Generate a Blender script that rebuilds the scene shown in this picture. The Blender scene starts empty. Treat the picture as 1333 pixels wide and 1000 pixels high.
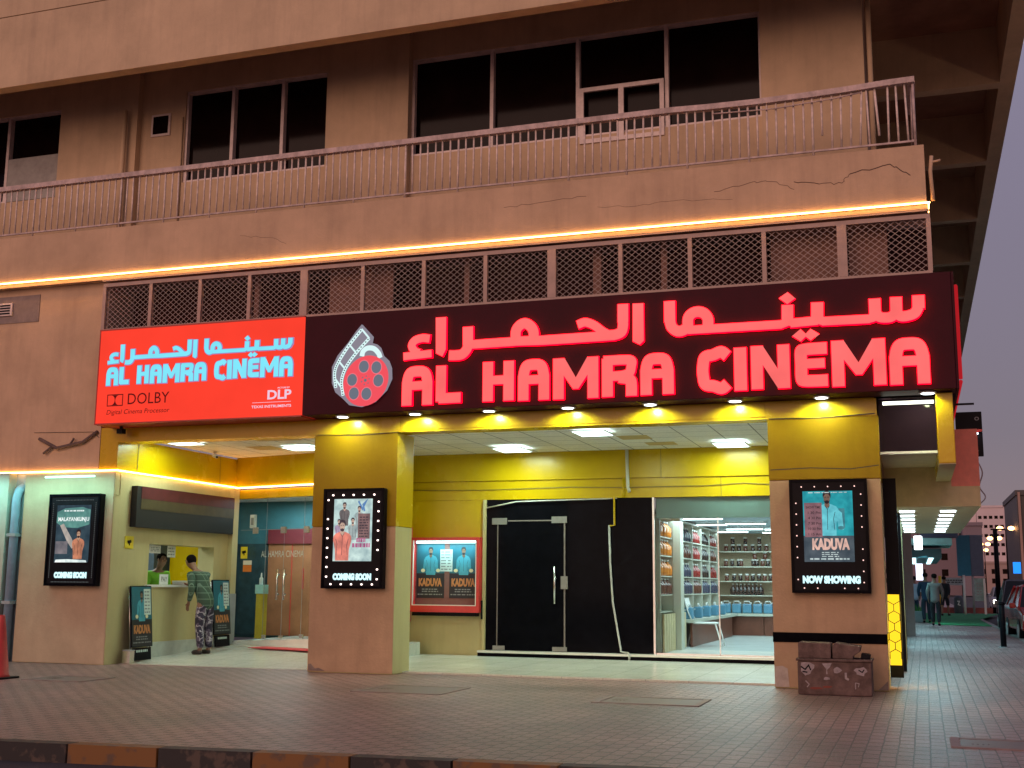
import bpy, math, random
from mathutils import Vector, Matrix
R = math.radians
random.seed(7)
K = 0.84            # layout below, from image pixels, came out large; scaled about origin under the camera
sc = bpy.context.scene
col = sc.collection

# ------------------------------------------------------------------ materials
def nt(m):
    m.use_nodes = True
    n = m.node_tree; n.nodes.clear()
    return n, n.nodes, n.links
MATS = {}
def mat(name, c, rough=.7, metal=0, var=.12, scale=6, bump=.0, bscale=60, emit=None, es=0, spec=.5, streak=0, dirt=None, coat=0):
    if name in MATS: return MATS[name]
    m = bpy.data.materials.new(name); n, N, L = nt(m)
    out = N.new('ShaderNodeOutputMaterial'); b = N.new('ShaderNodeBsdfPrincipled')
    L.new(b.outputs[0], out.inputs[0])
    b.inputs['Roughness'].default_value = rough; b.inputs['Metallic'].default_value = metal
    b.inputs['Specular IOR Level'].default_value = spec; b.inputs['Coat Weight'].default_value = coat
    tc = N.new('ShaderNodeTexCoord')
    nz = N.new('ShaderNodeTexNoise'); nz.inputs['Scale'].default_value = scale; nz.inputs['Detail'].default_value = 8
    nz.inputs['Roughness'].default_value = .65
    L.new(tc.outputs['Object'], nz.inputs['Vector'])
    mr = N.new('ShaderNodeMapRange'); mr.inputs['From Min'].default_value = .3; mr.inputs['From Max'].default_value = .7
    mr.inputs['To Min'].default_value = 1 - var; mr.inputs['To Max'].default_value = 1 + var
    L.new(nz.outputs['Fac'], mr.inputs[0])
    mx = N.new('ShaderNodeVectorMath'); mx.operation = 'SCALE'; mx.inputs[0].default_value = c[:3]
    L.new(mr.outputs[0], mx.inputs['Scale'])
    src = mx.outputs[0]
    if streak:
        mp = N.new('ShaderNodeMapping'); mp.inputs['Scale'].default_value = (5, 5, .45)
        L.new(tc.outputs['Object'], mp.inputs['Vector'])
        n2 = N.new('ShaderNodeTexNoise'); n2.inputs['Scale'].default_value = 1.0; n2.inputs['Detail'].default_value = 9; n2.inputs['Roughness'].default_value = .7
        L.new(mp.outputs[0], n2.inputs['Vector'])
        r2 = N.new('ShaderNodeMapRange'); r2.inputs['From Min'].default_value = .48; r2.inputs['From Max'].default_value = .75
        L.new(n2.outputs['Fac'], r2.inputs[0])
        ml = N.new('ShaderNodeMath'); ml.operation = 'MULTIPLY'; ml.inputs[1].default_value = streak
        L.new(r2.outputs[0], ml.inputs[0])
        mm = N.new('ShaderNodeMixRGB'); L.new(ml.outputs[0], mm.inputs[0]); L.new(src, mm.inputs[1])
        mm.inputs[2].default_value = dirt or (c[0]*.35, c[1]*.32, c[2]*.3, 1)
        src = mm.outputs[0]
    L.new(src, b.inputs['Base Color'])
    r3 = N.new('ShaderNodeMapRange'); r3.inputs['To Min'].default_value = max(.02, rough*.8); r3.inputs['To Max'].default_value = min(1, rough*1.2)
    L.new(nz.outputs['Fac'], r3.inputs[0]); L.new(r3.outputs[0], b.inputs['Roughness'])
    if bump:
        n3 = N.new('ShaderNodeTexNoise'); n3.inputs['Scale'].default_value = bscale; n3.inputs['Detail'].default_value = 6
        L.new(tc.outputs['Object'], n3.inputs['Vector'])
        bp = N.new('ShaderNodeBump'); bp.inputs['Strength'].default_value = bump; bp.inputs['Distance'].default_value = .01
        L.new(n3.outputs['Fac'], bp.inputs['Height']); L.new(bp.outputs[0], b.inputs['Normal'])
    if emit:
        b.inputs['Emission Color'].default_value = (*emit[:3], 1); b.inputs['Emission Strength'].default_value = es
    MATS[name] = m; return m
def glow(name, c, s, var=0, scale=3):
    if name in MATS: return MATS[name]
    m = bpy.data.materials.new(name); n, N, L = nt(m)
    out = N.new('ShaderNodeOutputMaterial'); e = N.new('ShaderNodeEmission'); e.inputs[0].default_value = (*c, 1); e.inputs[1].default_value = s
    if var:
        tc = N.new('ShaderNodeTexCoord'); nz = N.new('ShaderNodeTexNoise'); nz.inputs['Scale'].default_value = scale; nz.inputs['Detail'].default_value = 3
        L.new(tc.outputs['Object'], nz.inputs['Vector'])
        mr = N.new('ShaderNodeMapRange'); mr.inputs['From Min'].default_value = .3; mr.inputs['From Max'].default_value = .7
        mr.inputs['To Min'].default_value = s*(1-var); mr.inputs['To Max'].default_value = s*(1+var)
        L.new(nz.outputs['Fac'], mr.inputs[0]); L.new(mr.outputs[0], e.inputs[1])
    L.new(e.outputs[0], out.inputs[0]); MATS[name] = m; return m
def glassm(name, tint=(.9, 1, .97), refl=.1, rough=.0):
    m = bpy.data.materials.new(name); n, N, L = nt(m)
    out = N.new('ShaderNodeOutputMaterial'); t = N.new('ShaderNodeBsdfTransparent'); t.inputs[0].default_value = (*tint, 1)
    g = N.new('ShaderNodeBsdfGlossy'); g.inputs['Roughness'].default_value = rough
    f = N.new('ShaderNodeFresnel'); f.inputs[0].default_value = 1.16
    a = N.new('ShaderNodeMath'); a.operation = 'ADD'; a.inputs[1].default_value = refl; a.use_clamp = True
    mx = N.new('ShaderNodeMixShader')
    L.new(f.outputs[0], a.inputs[0]); L.new(a.outputs[0], mx.inputs[0]); L.new(t.outputs[0], mx.inputs[1]); L.new(g.outputs[0], mx.inputs[2])
    L.new(mx.outputs[0], out.inputs[0]); MATS[name] = m; return m
def brickm(name, c1, c2, mortar, bw, bh, ms, rough, bump=.4, offset=.5, big=.25, rot=0, spec=.5, stain=0, squash=1):
    m = bpy.data.materials.new(name); n, N, L = nt(m)
    out = N.new('ShaderNodeOutputMaterial'); b = N.new('ShaderNodeBsdfPrincipled'); L.new(b.outputs[0], out.inputs[0])
    tc = N.new('ShaderNodeTexCoord'); mp = N.new('ShaderNodeMapping'); L.new(tc.outputs['Object'], mp.inputs[0]); mp.inputs['Rotation'].default_value = (0, 0, rot); mp.inputs['Scale'].default_value = (1, squash, 1)
    nw = N.new('ShaderNodeTexNoise'); nw.inputs['Scale'].default_value = 2.2; nw.inputs['Detail'].default_value = 3
    L.new(tc.outputs['Object'], nw.inputs['Vector'])
    wv = N.new('ShaderNodeVectorMath'); wv.operation = 'SCALE'; wv.inputs['Scale'].default_value = .02 if stain else 0
    L.new(nw.outputs['Color'], wv.inputs[0])
    ad = N.new('ShaderNodeVectorMath'); ad.operation = 'ADD'; L.new(mp.outputs[0], ad.inputs[0]); L.new(wv.outputs[0], ad.inputs[1])
    br = N.new('ShaderNodeTexBrick'); L.new(ad.outputs[0], br.inputs['Vector'])
    br.inputs['Color1'].default_value = (*c1, 1); br.inputs['Color2'].default_value = (*c2, 1); br.inputs['Mortar'].default_value = (*mortar, 1)
    br.inputs['Scale'].default_value = 1; br.inputs['Brick Width'].default_value = bw; br.inputs['Row Height'].default_value = bh
    br.inputs['Mortar Size'].default_value = ms; br.inputs['Mortar Smooth'].default_value = .3; br.offset = offset
    nz = N.new('ShaderNodeTexNoise'); nz.inputs['Scale'].default_value = .55; nz.inputs['Detail'].default_value = 9; nz.inputs['Roughness'].default_value = .65
    L.new(tc.outputs['Object'], nz.inputs['Vector'])
    mr = N.new('ShaderNodeMapRange'); mr.inputs['From Min'].default_value = .3; mr.inputs['From Max'].default_value = .7
    mr.inputs['To Min'].default_value = 1-big; mr.inputs['To Max'].default_value = 1+big; L.new(nz.outputs['Fac'], mr.inputs[0])
    mx = N.new('ShaderNodeVectorMath'); mx.operation = 'SCALE'; L.new(br.outputs['Color'], mx.inputs[0]); L.new(mr.outputs[0], mx.inputs['Scale'])
    n2 = N.new('ShaderNodeTexNoise'); n2.inputs['Scale'].default_value = 35; n2.inputs['Detail'].default_value = 5; L.new(tc.outputs['Object'], n2.inputs['Vector'])
    m2 = N.new('ShaderNodeMapRange'); m2.inputs['To Min'].default_value = .72; m2.inputs['To Max'].default_value = 1.28; L.new(n2.outputs['Fac'], m2.inputs[0])
    mx2 = N.new('ShaderNodeVectorMath'); mx2.operation = 'SCALE'; L.new(mx.outputs[0], mx2.inputs[0]); L.new(m2.outputs[0], mx2.inputs['Scale'])
    srcc = mx2.outputs[0]
    if stain:
        n5 = N.new('ShaderNodeTexNoise'); n5.inputs['Scale'].default_value = .9; n5.inputs['Detail'].default_value = 10; n5.inputs['Roughness'].default_value = .72; n5.inputs['Distortion'].default_value = .6
        L.new(tc.outputs['Object'], n5.inputs['Vector'])
        m5 = N.new('ShaderNodeMapRange'); m5.inputs['From Min'].default_value = .52; m5.inputs['From Max'].default_value = .68; m5.inputs['To Max'].default_value = stain; L.new(n5.outputs['Fac'], m5.inputs[0])
        x5 = N.new('ShaderNodeMixRGB'); L.new(m5.outputs[0], x5.inputs[0]); L.new(srcc, x5.inputs[1]); x5.inputs[2].default_value = (.1, .075, .068, 1)
        n6 = N.new('ShaderNodeTexNoise'); n6.inputs['Scale'].default_value = 5; n6.inputs['Detail'].default_value = 4; L.new(tc.outputs['Object'], n6.inputs['Vector'])
        m6 = N.new('ShaderNodeMapRange'); m6.inputs['From Min'].default_value = .68; m6.inputs['From Max'].default_value = .72; m6.inputs['To Max'].default_value = .6; L.new(n6.outputs['Fac'], m6.inputs[0])
        x6 = N.new('ShaderNodeMixRGB'); L.new(m6.outputs[0], x6.inputs[0]); L.new(x5.outputs[0], x6.inputs[1]); x6.inputs[2].default_value = (.07, .05, .048, 1)
        srcc = x6.outputs[0]
    L.new(srcc, b.inputs['Base Color'])
    rr = N.new('ShaderNodeMapRange'); rr.inputs['To Min'].default_value = rough*.7; rr.inputs['To Max'].default_value = min(1, rough*1.25); L.new(nz.outputs['Fac'], rr.inputs[0])
    L.new(rr.outputs[0], b.inputs['Roughness']); b.inputs['Specular IOR Level'].default_value = spec
    sb = N.new('ShaderNodeMath'); sb.operation = 'SUBTRACT'; L.new(n2.outputs['Fac'], sb.inputs[0]); L.new(br.outputs['Fac'], sb.inputs[1])
    bp = N.new('ShaderNodeBump'); bp.inputs['Strength'].default_value = bump; bp.inputs['Distance'].default_value = .02
    L.new(sb.outputs[0], bp.inputs['Height']); L.new(bp.outputs[0], b.inputs['Normal'])
    MATS[name] = m; return m

PL = mat('plaster', (.56, .39, .26), .85, var=.15, scale=1.3, bump=.35, bscale=45, streak=.3, spec=.2, dirt=(.3, .2, .15, 1))
PLU = mat('plaster_upper', (.57, .42, .275), .85, var=.15, scale=1.1, bump=.35, bscale=45, streak=.3, spec=.2, dirt=(.3, .21, .16, 1))
CREAM = mat('cream_paint', (.5, .43, .22), .6, spec=.25, var=.07, scale=1.5, bump=.25, bscale=30, streak=.16)
TAN = mat('cream_shaded', (.43, .295, .18), .6, spec=.2, var=.14, scale=1.8, bump=.35, bscale=30, streak=.2)  # column fronts: same cream, their dimmer light put into the colour
YEL = mat('yellow_paint', (.52, .34, .001), .27, spec=.3, var=.07, scale=1.2, bump=.15, bscale=18, streak=.1)
YELF = mat('yellow_shaded', (.27, .165, .002), .45, var=.1, scale=1.4, spec=.15, bump=.2, bscale=20, streak=.15)  # column fronts: the yellow paint darkened for weaker light
PIER = mat('pier_cream_shaded', (.43, .33, .22), .6, var=.14, scale=1.5, bump=.3, bscale=30, streak=.12, spec=.2)  # pier front: cream toned down for the light it gets
BLK = mat('black_gloss', (.004, .004, .006), .1, var=.3, spec=.02)
BLKM = mat('black_paint', (.006, .006, .009), .4, var=.3, spec=.08)
SIGNB = mat('sign_black', (.05, .01, .016), .5, var=.15, scale=2, spec=.06)
ALU = mat('aluminium', (.62, .6, .6), .35, metal=.7, var=.12)
STEEL = mat('steel', (.6, .6, .6), .22, metal=1, var=.1)
MULL = mat('mullion', (.7, .58, .55), .5, var=.2)
RAILM = mat('rail_paint', (.5, .38, .36), .55, var=.35, scale=9, streak=.45, dirt=(.09, .035, .02, 1))
RAILB = mat('baluster_paint', (.7, .56, .5), .55, var=.35, scale=9)
MESHF = mat('grille_frame_paint', (.42, .29, .25), .55, var=.15, streak=.2)
WIRE = mat('wire', (.42, .32, .3), .5)
DWIN = mat('dark_window_glass', (.007, .003, .003), .1, var=.5, scale=2, spec=.08)
DARKIN = mat('dark_recess', (.03, .011, .01), .9, var=.3, spec=.05)
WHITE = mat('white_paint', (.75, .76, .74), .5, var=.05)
MARB = mat('white_marble', (.68, .68, .64), .25, var=.1, scale=2.5)
REDP = mat('red_paint', (.62, .03, .03), .3, var=.1)
ORW = mat('orange_wood', (.36, .135, .06), .4, var=.2, scale=3)
TEAL = mat('teal_reflection', (.05, .17, .2), .6)  # bluish reflection in the entrance glass put into the wall colour
GREY = mat('grey_paint', (.28, .3, .31), .55)
BLUEP = mat('blue_grey_pipe', (.2, .3, .4), .5, var=.15)
GLASS = glassm('clear_glass', (.96, 1, .99), .0)
CEIL = brickm('ceiling_tiles', (.8, .79, .72), (.75, .73, .66), (.2, .19, .16), .6, .6, .012, .8, .1, offset=0, big=.1)
CEILO = mat('stained_tile', (.5, .36, .14), .8, var=.2)
TILE = brickm('floor_tiles', (.6, .6, .54), (.56, .57, .5), (.36, .36, .32), .6, .6, .006, .22, .08, offset=0, big=.1)
PAVE = brickm('pavers', (.31, .185, .17), (.25, .15, .138), (.1, .068, .062), .09, .125, .0075, .36, .9, big=.4, rot=math.pi/2+.015, stain=.5, squash=.36, spec=.3)
ROAD = mat('asphalt', (.05, .048, .05), .85, var=.25, scale=3, bump=.8, bscale=90)
PANELW = glow('panel_light', (.72, .97, .95), 6)
TUBEW = glow('tube_light', (.75, .95, 1), 9)
LEDO = glow('led_orange', (1, .47, .13), 17)
BULB = glow('bulb_light', (1, .78, .72), 3.2)
LRED = glow('letter_red', (1, .155, .15), 1.05, .1, 2)
LRIM = glow('letter_rim', (1, .0, .012), 5)
LCY = glow('letter_cyan', (.22, .80, .96), 1.0, .05)
LVIO = glow('letter_violet', (.42, .3, .62), .8)
SRED = glow('sign_red', (1, .055, .03), 1.0, .06, 1.2)

# ------------------------------------------------------------------ geometry helpers
XF = ((0, 0, 0), (1, 0, 0), (0, 0, 1), (0, -1, 0))
def facade(x, y, z): return (Vector((x, y, z)), Vector((1, 0, 0)), Vector((0, 0, 1)), Vector((0, -1, 0)))
def sidewall(x, y, z): return (Vector((x, y, z)), Vector((0, 1, 0)), Vector((0, 0, 1)), Vector((1, 0, 0)))
def smooth(pts, n=6):
    P = [Vector((*p, 0)) if len(p) == 2 else Vector(p) for p in pts]
    if len(P) < 3: return P
    P = [P[0]*2-P[1]] + P + [P[-1]*2-P[-2]]; o = []
    for i in range(1, len(P)-2):
        a, b, c, d = P[i-1:i+3]
        for k in range(n):
            t = k/n
            o.append(.5*((2*b)+(c-a)*t+(2*a-5*b+4*c-d)*t*t+(3*b-a-3*c+d)*t**3))
    o.append(P[-2]); return o
class G:
    def __init__(s): s.v = []; s.f = []; s.mi = []; s.fr = None; s.m = 0; s.sm = []
    def frame(s, fr): s.fr = fr; return s
    def use(s, i): s.m = i; return s
    def P(s, p):
        if s.fr is None: return Vector(p)
        O, U, V, N = s.fr; return O + U*p[0] + V*p[1] + N*p[2]
    def add(s, vs, fs, smooth_=False):
        b = len(s.v); s.v += [s.P(p) for p in vs]; s.f += [tuple(i+b for i in f) for f in fs]; s.mi += [s.m]*len(fs); s.sm += [smooth_]*len(fs); return s
    def box(s, x0, x1, y0, y1, z0, z1):
        return s.add([(x0,y0,z0),(x1,y0,z0),(x1,y1,z0),(x0,y1,z0),(x0,y0,z1),(x1,y0,z1),(x1,y1,z1),(x0,y1,z1)],
                     [(3,2,1,0),(4,5,6,7),(0,1,5,4),(1,2,6,5),(2,3,7,6),(3,0,4,7)])
    def pan(s, u0, u1, v0, v1, n0, n1): return s.box(u0, u1, v0, v1, n0, n1)   # in a frame: across, up, out
    def prism(s, pts, n0, n1):        # polygon in the frame's plane, extruded
        k = len(pts); vs = [(p[0], p[1], n0) for p in pts] + [(p[0], p[1], n1) for p in pts]
        return s.add(vs, [tuple(range(k-1, -1, -1)), tuple(range(k, 2*k))] + [(i, (i+1) % k, (i+1) % k+k, i+k) for i in range(k)])
    def prismz(s, pts, z0, z1): return s.prism(pts, z0, z1)
    def stroke(s, pts, w, n0, n1, cap=None):
        P = [Vector((p[0], p[1])) for p in pts]; L = []; Rr = []
        for i, p in enumerate(P):
            d0 = (P[i]-P[i-1]).normalized() if i else None
            d1 = (P[i+1]-P[i]).normalized() if i < len(P)-1 else None
            if d0 is None: d0 = d1
            if d1 is None: d1 = d0
            t = (d0+d1); t = t.normalized() if t.length > 1e-6 else d0
            nrm = Vector((-t.y, t.x)); c = max(.35, nrm.dot(Vector((-d0.y, d0.x))))
            L.append(p+nrm*w/2/c); Rr.append(p-nrm*w/2/c)
        for i in range(len(P)-1):
            pass
        k = len(P); vs = [(*q, n0) for q in L+Rr]+[(*q, n1) for q in L+Rr]; m = 2*k; fs = []
        for i in range(k-1):
            fs += [(i, i+1, k+i+1, k+i), (m+i, m+k+i, m+k+i+1, m+i+1), (i, m+i, m+i+1, i+1), (k+i, k+i+1, m+k+i+1, m+k+i)]
        fs += [(0, k, m+k, m), (k-1, m+k-1, m+2*k-1, 2*k-1)]
        return s.add(vs, fs)
    def tube(s, pts, r, n=8, cap=True):
        P = [Vector(p) for p in pts]; rr = r if isinstance(r, (list, tuple)) else [r]*len(P)
        vs = []; fs = []; prev = None
        for i, p in enumerate(P):
            d = (P[min(i+1, len(P)-1)]-P[max(i-1, 0)]).normalized()
            a = prev if prev is not None else (Vector((0, 0, 1)) if abs(d.z) < .9 else Vector((1, 0, 0)))
            a = (a-d*a.dot(d)).normalized(); b = d.cross(a); prev = a
            for k in range(n):
                t = 2*math.pi*k/n; vs.append(tuple(p+(a*math.cos(t)+b*math.sin(t))*rr[i]))
        for i in range(len(P)-1):
            for k in range(n): fs.append((i*n+k, i*n+(k+1) % n, (i+1)*n+(k+1) % n, (i+1)*n+k))
        s.add(vs, fs, n > 5)
        if cap:
            b = len(s.v)-len(vs); s.f += [tuple(b+k for k in range(n-1, -1, -1)), tuple(b+(len(P)-1)*n+k for k in range(n))]; s.mi += [s.m]*2; s.sm += [False]*2
        return s
    def lathe(s, c, prof, n=12):
        return s.tube([(c[0], c[1], c[2]+z) for r, z in prof], [max(r, .001) for r, z in prof], n) if False else s._lathe(c, prof, n)
    def _lathe(s, c, prof, n):
        vs = []; fs = []
        for r, z in prof:
            for k in range(n):
                t = 2*math.pi*k/n; vs.append((c[0]+r*math.cos(t), c[1]+r*math.sin(t), c[2]+z))
        for i in range(len(prof)-1):
            for k in range(n): fs.append((i*n+k, i*n+(k+1) % n, (i+1)*n+(k+1) % n, (i+1)*n+k))
        fs += [tuple(range(n-1, -1, -1)), tuple((len(prof)-1)*n+k for k in range(n))]
        return s.add(vs, fs, True)
    def ball(s, c, r, n=8, sq=(1, 1, 1)):
        prof = [(-math.cos(math.pi*i/n), math.sin(math.pi*i/n)) for i in range(n+1)]
        vs = []; fs = []
        for z, q in prof:
            for k in range(n): 
                t = 2*math.pi*k/n; vs.append((c[0]+r*sq[0]*max(q, .01)*math.cos(t), c[1]+r*sq[1]*max(q, .01)*math.sin(t), c[2]+r*sq[2]*z))
        for i in range(n):
            for k in range(n): fs.append((i*n+k, i*n+(k+1) % n, (i+1)*n+(k+1) % n, (i+1)*n+k))
        return s.add(vs, fs, True)
    def disc(s, c, ru, rv, n0, n1, n=20, rot=0):
        pts = []
        for k in range(n):
            t = 2*math.pi*k/n; x, y = ru*math.cos(t), rv*math.sin(t)
            pts.append((c[0]+x*math.cos(rot)-y*math.sin(rot), c[1]+x*math.sin(rot)+y*math.cos(rot)))
        return s.prism(pts, n0, n1)
    def text(s, body, u0, u1, v0, v1, n0, n1=None, shear=0, bold=0, keep=False):
        c = bpy.data.curves.new('t', 'FONT'); c.body = body; c.resolution_u = 3; c.shear = shear; c.offset = bold
        if n1: c.extrude = .5
        o = bpy.data.objects.new('t', c); col.objects.link(o)
        dg = bpy.context.evaluated_depsgraph_get(); me = bpy.data.meshes.new_from_object(o.evaluated_get(dg))
        V = [v.co.copy() for v in me.vertices]; F = [tuple(p.vertices) for p in me.polygons]
        bpy.data.objects.remove(o); bpy.data.curves.remove(c); bpy.data.meshes.remove(me)
        if not V: return s
        x0 = min(v.x for v in V); x1 = max(v.x for v in V); y0 = min(v.y for v in V); y1 = max(v.y for v in V)
        sx = (u1-u0)/(x1-x0); sy = (v1-v0)/(y1-y0)
        dn = (n1-n0) if n1 else 0
        return s.add([(u0+(v.x-x0)*sx, v0+(v.y-y0)*sy, n0+(v.z+.5 if n1 else 0)*dn) for v in V], F)
    def build(s, name, ms, parent=None, off=None, bevel=0):
        if off is None: off = ORG.get(parent.name if parent else None, Vector((0, 0, 0)))
        off = Vector(off)
        me = bpy.data.meshes.new(name)
        me.from_pydata([tuple((p-off)*K) for p in s.v], [], s.f)
        ms = ms if isinstance(ms, (list, tuple)) else [ms]
        for m in ms: me.materials.append(m)
        for p, i, q in zip(me.polygons, s.mi, s.sm): p.material_index = i; p.use_smooth = q
        me.update()
        o = bpy.data.objects.new(name, me); col.objects.link(o)
        if parent: o.parent = parent; ORG[o.name] = off
        if bevel:
            b = o.modifiers.new('bevel', 'BEVEL'); b.width = bevel*K; b.segments = 2; b.limit_method = 'ANGLE'; b.angle_limit = R(50)
        return o
ORG = {}
def tag(o, label=None, cat=None, group=None, kind=None):
    if label: o['label'] = label
    if cat: o['category'] = cat
    if group: o['group'] = group
    if kind: o['kind'] = kind
    return o
def thing(name, label, cat, loc, group=None, rotz=0):
    o = bpy.data.objects.new(name, None); col.objects.link(o); o.empty_display_size = .2
    o.location = Vector(loc)*K; o.rotation_euler = (0, 0, rotz); ORG[o.name] = Vector(loc)
    return tag(o, label, cat, group)
def single(g, name, ms, label, cat, base, group=None, bevel=0):   # a thing that is one mesh
    o = g.build(name, ms, None, off=base, bevel=bevel); o.location = Vector(base)*K; return tag(o, label, cat, group)
def struct(g, name, ms): return tag(g.build(name, ms), kind='structure')
def copy_tree(o, loc=None, rotz=None, label=None, parent=None, group=None):
    c = o.copy(); col.objects.link(c); c.parent = parent
    if loc is not None: c.location = Vector(loc)*K
    if rotz is not None: c.rotation_euler = (0, 0, rotz)
    if label: c['label'] = label
    if group: c['group'] = group
    for ch in o.children: copy_tree(ch, parent=c)
    return c
def lamp(kind, name, loc, power, color, size=.5, rot=(0, 0, 0), size_y=None, spot=100, blend=.6):
    l = bpy.data.lights.new(name, kind); l.energy = power; l.color = color
    if kind == 'AREA':
        l.shape = 'RECTANGLE'; l.size = size*K; l.size_y = (size_y or size)*K
    elif kind == 'SPOT': l.spot_size = R(spot); l.spot_blend = blend; l.shadow_soft_size = size*K
    else: l.shadow_soft_size = size*K
    o = bpy.data.objects.new(name, l); col.objects.link(o); o.location = Vector(loc)*K; o.rotation_euler = rot
    return o
ORD = ['first', 'second', 'third', 'fourth', 'fifth', 'sixth', 'seventh', 'eighth', 'ninth', 'tenth', 'eleventh', 'twelfth']

# ------------------------------------------------------------------ ground
def kerb_y(x): return 10.39 + .085*(x+4)
g = G().prism([(-45, kerb_y(-45)), (60, kerb_y(60)), (60, 24), (2.9, 24), (2.9, 240), (-45, 240)], -.3, 0)
struct(g, 'pavement', PAVE)
g = G().box(-260, 260, -60, 400, -.5, -.17); struct(g, 'road', ROAD)
# painted kerb stones, black and orange in turn
def kerbm():
    m = bpy.data.materials.new('kerb_paint'); n, N, L = nt(m)
    out = N.new('ShaderNodeOutputMaterial'); b = N.new('ShaderNodeBsdfPrincipled'); L.new(b.outputs[0], out.inputs[0])
    tc = N.new('ShaderNodeTexCoord'); sx = N.new('ShaderNodeSeparateXYZ'); L.new(tc.outputs['Object'], sx.inputs[0])
    a = N.new('ShaderNodeMath'); a.operation = 'MULTIPLY'; a.inputs[1].default_value = 1/(1.914*K); L.new(sx.outputs[0], a.inputs[0])
    a2 = N.new('ShaderNodeMath'); a2.operation = 'ADD'; a2.inputs[1].default_value = 44.5695; L.new(a.outputs[0], a2.inputs[0])
    f = N.new('ShaderNodeMath'); f.operation = 'FRACT'; L.new(a2.outputs[0], f.inputs[0])
    gt = N.new('ShaderNodeMath'); gt.operation = 'GREATER_THAN'; gt.inputs[1].default_value = .5; L.new(f.outputs[0], gt.inputs[0])
    nz = N.new('ShaderNodeTexNoise'); nz.inputs['Scale'].default_value = 9; nz.inputs['Detail'].default_value = 8; L.new(tc.outputs['Object'], nz.inputs['Vector'])
    c = N.new('ShaderNodeMixRGB'); c.inputs[1].default_value = (.014, .012, .014, 1); c.inputs[2].default_value = (.2, .085, .018, 1); L.new(gt.outputs[0], c.inputs[0])
    r = N.new('ShaderNodeMapRange'); r.inputs['From Min'].default_value = .52; r.inputs['From Max'].default_value = .62; r.inputs['To Max'].default_value = .8; L.new(nz.outputs['Fac'], r.inputs[0])
    d = N.new('ShaderNodeMixRGB'); L.new(r.outputs[0], d.inputs[0]); L.new(c.outputs[0], d.inputs[1]); d.inputs[2].default_value = (.09, .06, .045, 1)
    L.new(d.outputs[0], b.inputs['Base Color']); b.inputs['Roughness'].default_value = .6
    return m
KB = kerbm()
g = G(); x = -7.789-.957*24
while x < 14:
    x2 = x+.957-.012; ya, yb2 = kerb_y(x), kerb_y(x2)
    g.prism([(x, ya-.17), (x+.006, ya-.185), (x2-.006, yb2-.185), (x2, yb2-.17), (x2, yb2-.003), (x, ya-.003)], -.25, .006); x += .957
struct(g, 'kerb', KB)
g = G()
for i in range(150):
    y = 24.3+i*1.0; g.box(2.904, 3.1, y, y+.98, -.25, .006)
struct(g, 'side_kerb', mat('concrete', (.3, .27, .25), .8, var=.2, bump=.4))
# marble floor of the portico and its ramp
g = G().box(-10.3, -.5, 19.72, 24.77, .002, .03)
g.add([(-14.5, 19.72, .01), (-10.303, 19.72, .01), (-10.303, 24.5, .3), (-14.5, 24.5, .235), (-14.5, 19.72, -.05), (-10.303, 19.72, -.05), (-10.303, 24.5, -.05), (-14.5, 24.5, -.05)],
      [(0, 1, 2, 3), (7, 6, 5, 4), (0, 4, 5, 1), (1, 5, 6, 2), (2, 6, 7, 3), (3, 7, 4, 0)])
struct(g, 'portico_floor', TILE)
def floor_z(y): return .01 + max(0, (y-19.72)/4.78)*.225
g = G().prism([(.86, 54.4), (2.85, 53.4), (2.85, 64), (4.6, 78.5), (-.3, 78.5), (-.3, 62)], .004, .03)
tag(g.build('artificial_grass', mat('green_turf', (.012, .22, .07), .9, var=.3, scale=12, bump=.6)), kind='stuff')
# manhole covers
MHM = mat('cover_metal', (.17, .12, .11), .5, metal=.3, var=.3, scale=14); MHF = mat('cover_frame', (.24, .18, .17), .7, var=.2)
for (x0, x1, y0, y1, lb) in [(-13.5, -12.4, 15.9, 16.8, 'dark square access cover near the left end of the paving'),
                             (-7.85, -6.45, 16.1, 17.35, 'pale framed access cover in the paving in front of the middle column'),
                             (-4.2, -2.75, 15.9, 16.9, 'worn access cover in the paving in front of the shop window'),
                             (.25, 1.15, 12.9, 13.7, 'access cover in the paving at the right edge near the road')]:
    t = thing('manhole_cover', lb, 'manhole cover', ((x0+x1)/2, (y0+y1)/2, 0), 'covers set in the paving')
    G().box(x0, x1, y0, y0+.09, -.05, .012).box(x0, x1, y1-.09, y1, -.05, .012).box(x0, x0+.09, y0+.09, y1-.09, -.05, .0115).box(x1-.09, x1, y0+.09, y1-.09, -.05, .0115).build('frame', MHF, t)
    g = G().box(x0+.1, x1-.1, y0+.1, y1-.1, -.05, .007)
    for k in range(4): g.box(x0+.2+k*.05, x0+.22+k*.05, (y0+y1)/2-.1, (y0+y1)/2+.1, .007, .011)
    g.build('lid', MHM, t)

# ------------------------------------------------------------------ the cinema building
B = thing('cinema_building', 'tan plastered building with yellow beams, corner balcony and lit cinema entrance', 'building', (-7, 19.3, 0))
def part(g, name, ms, **k): return g.build(name, ms, B, **k)
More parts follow.
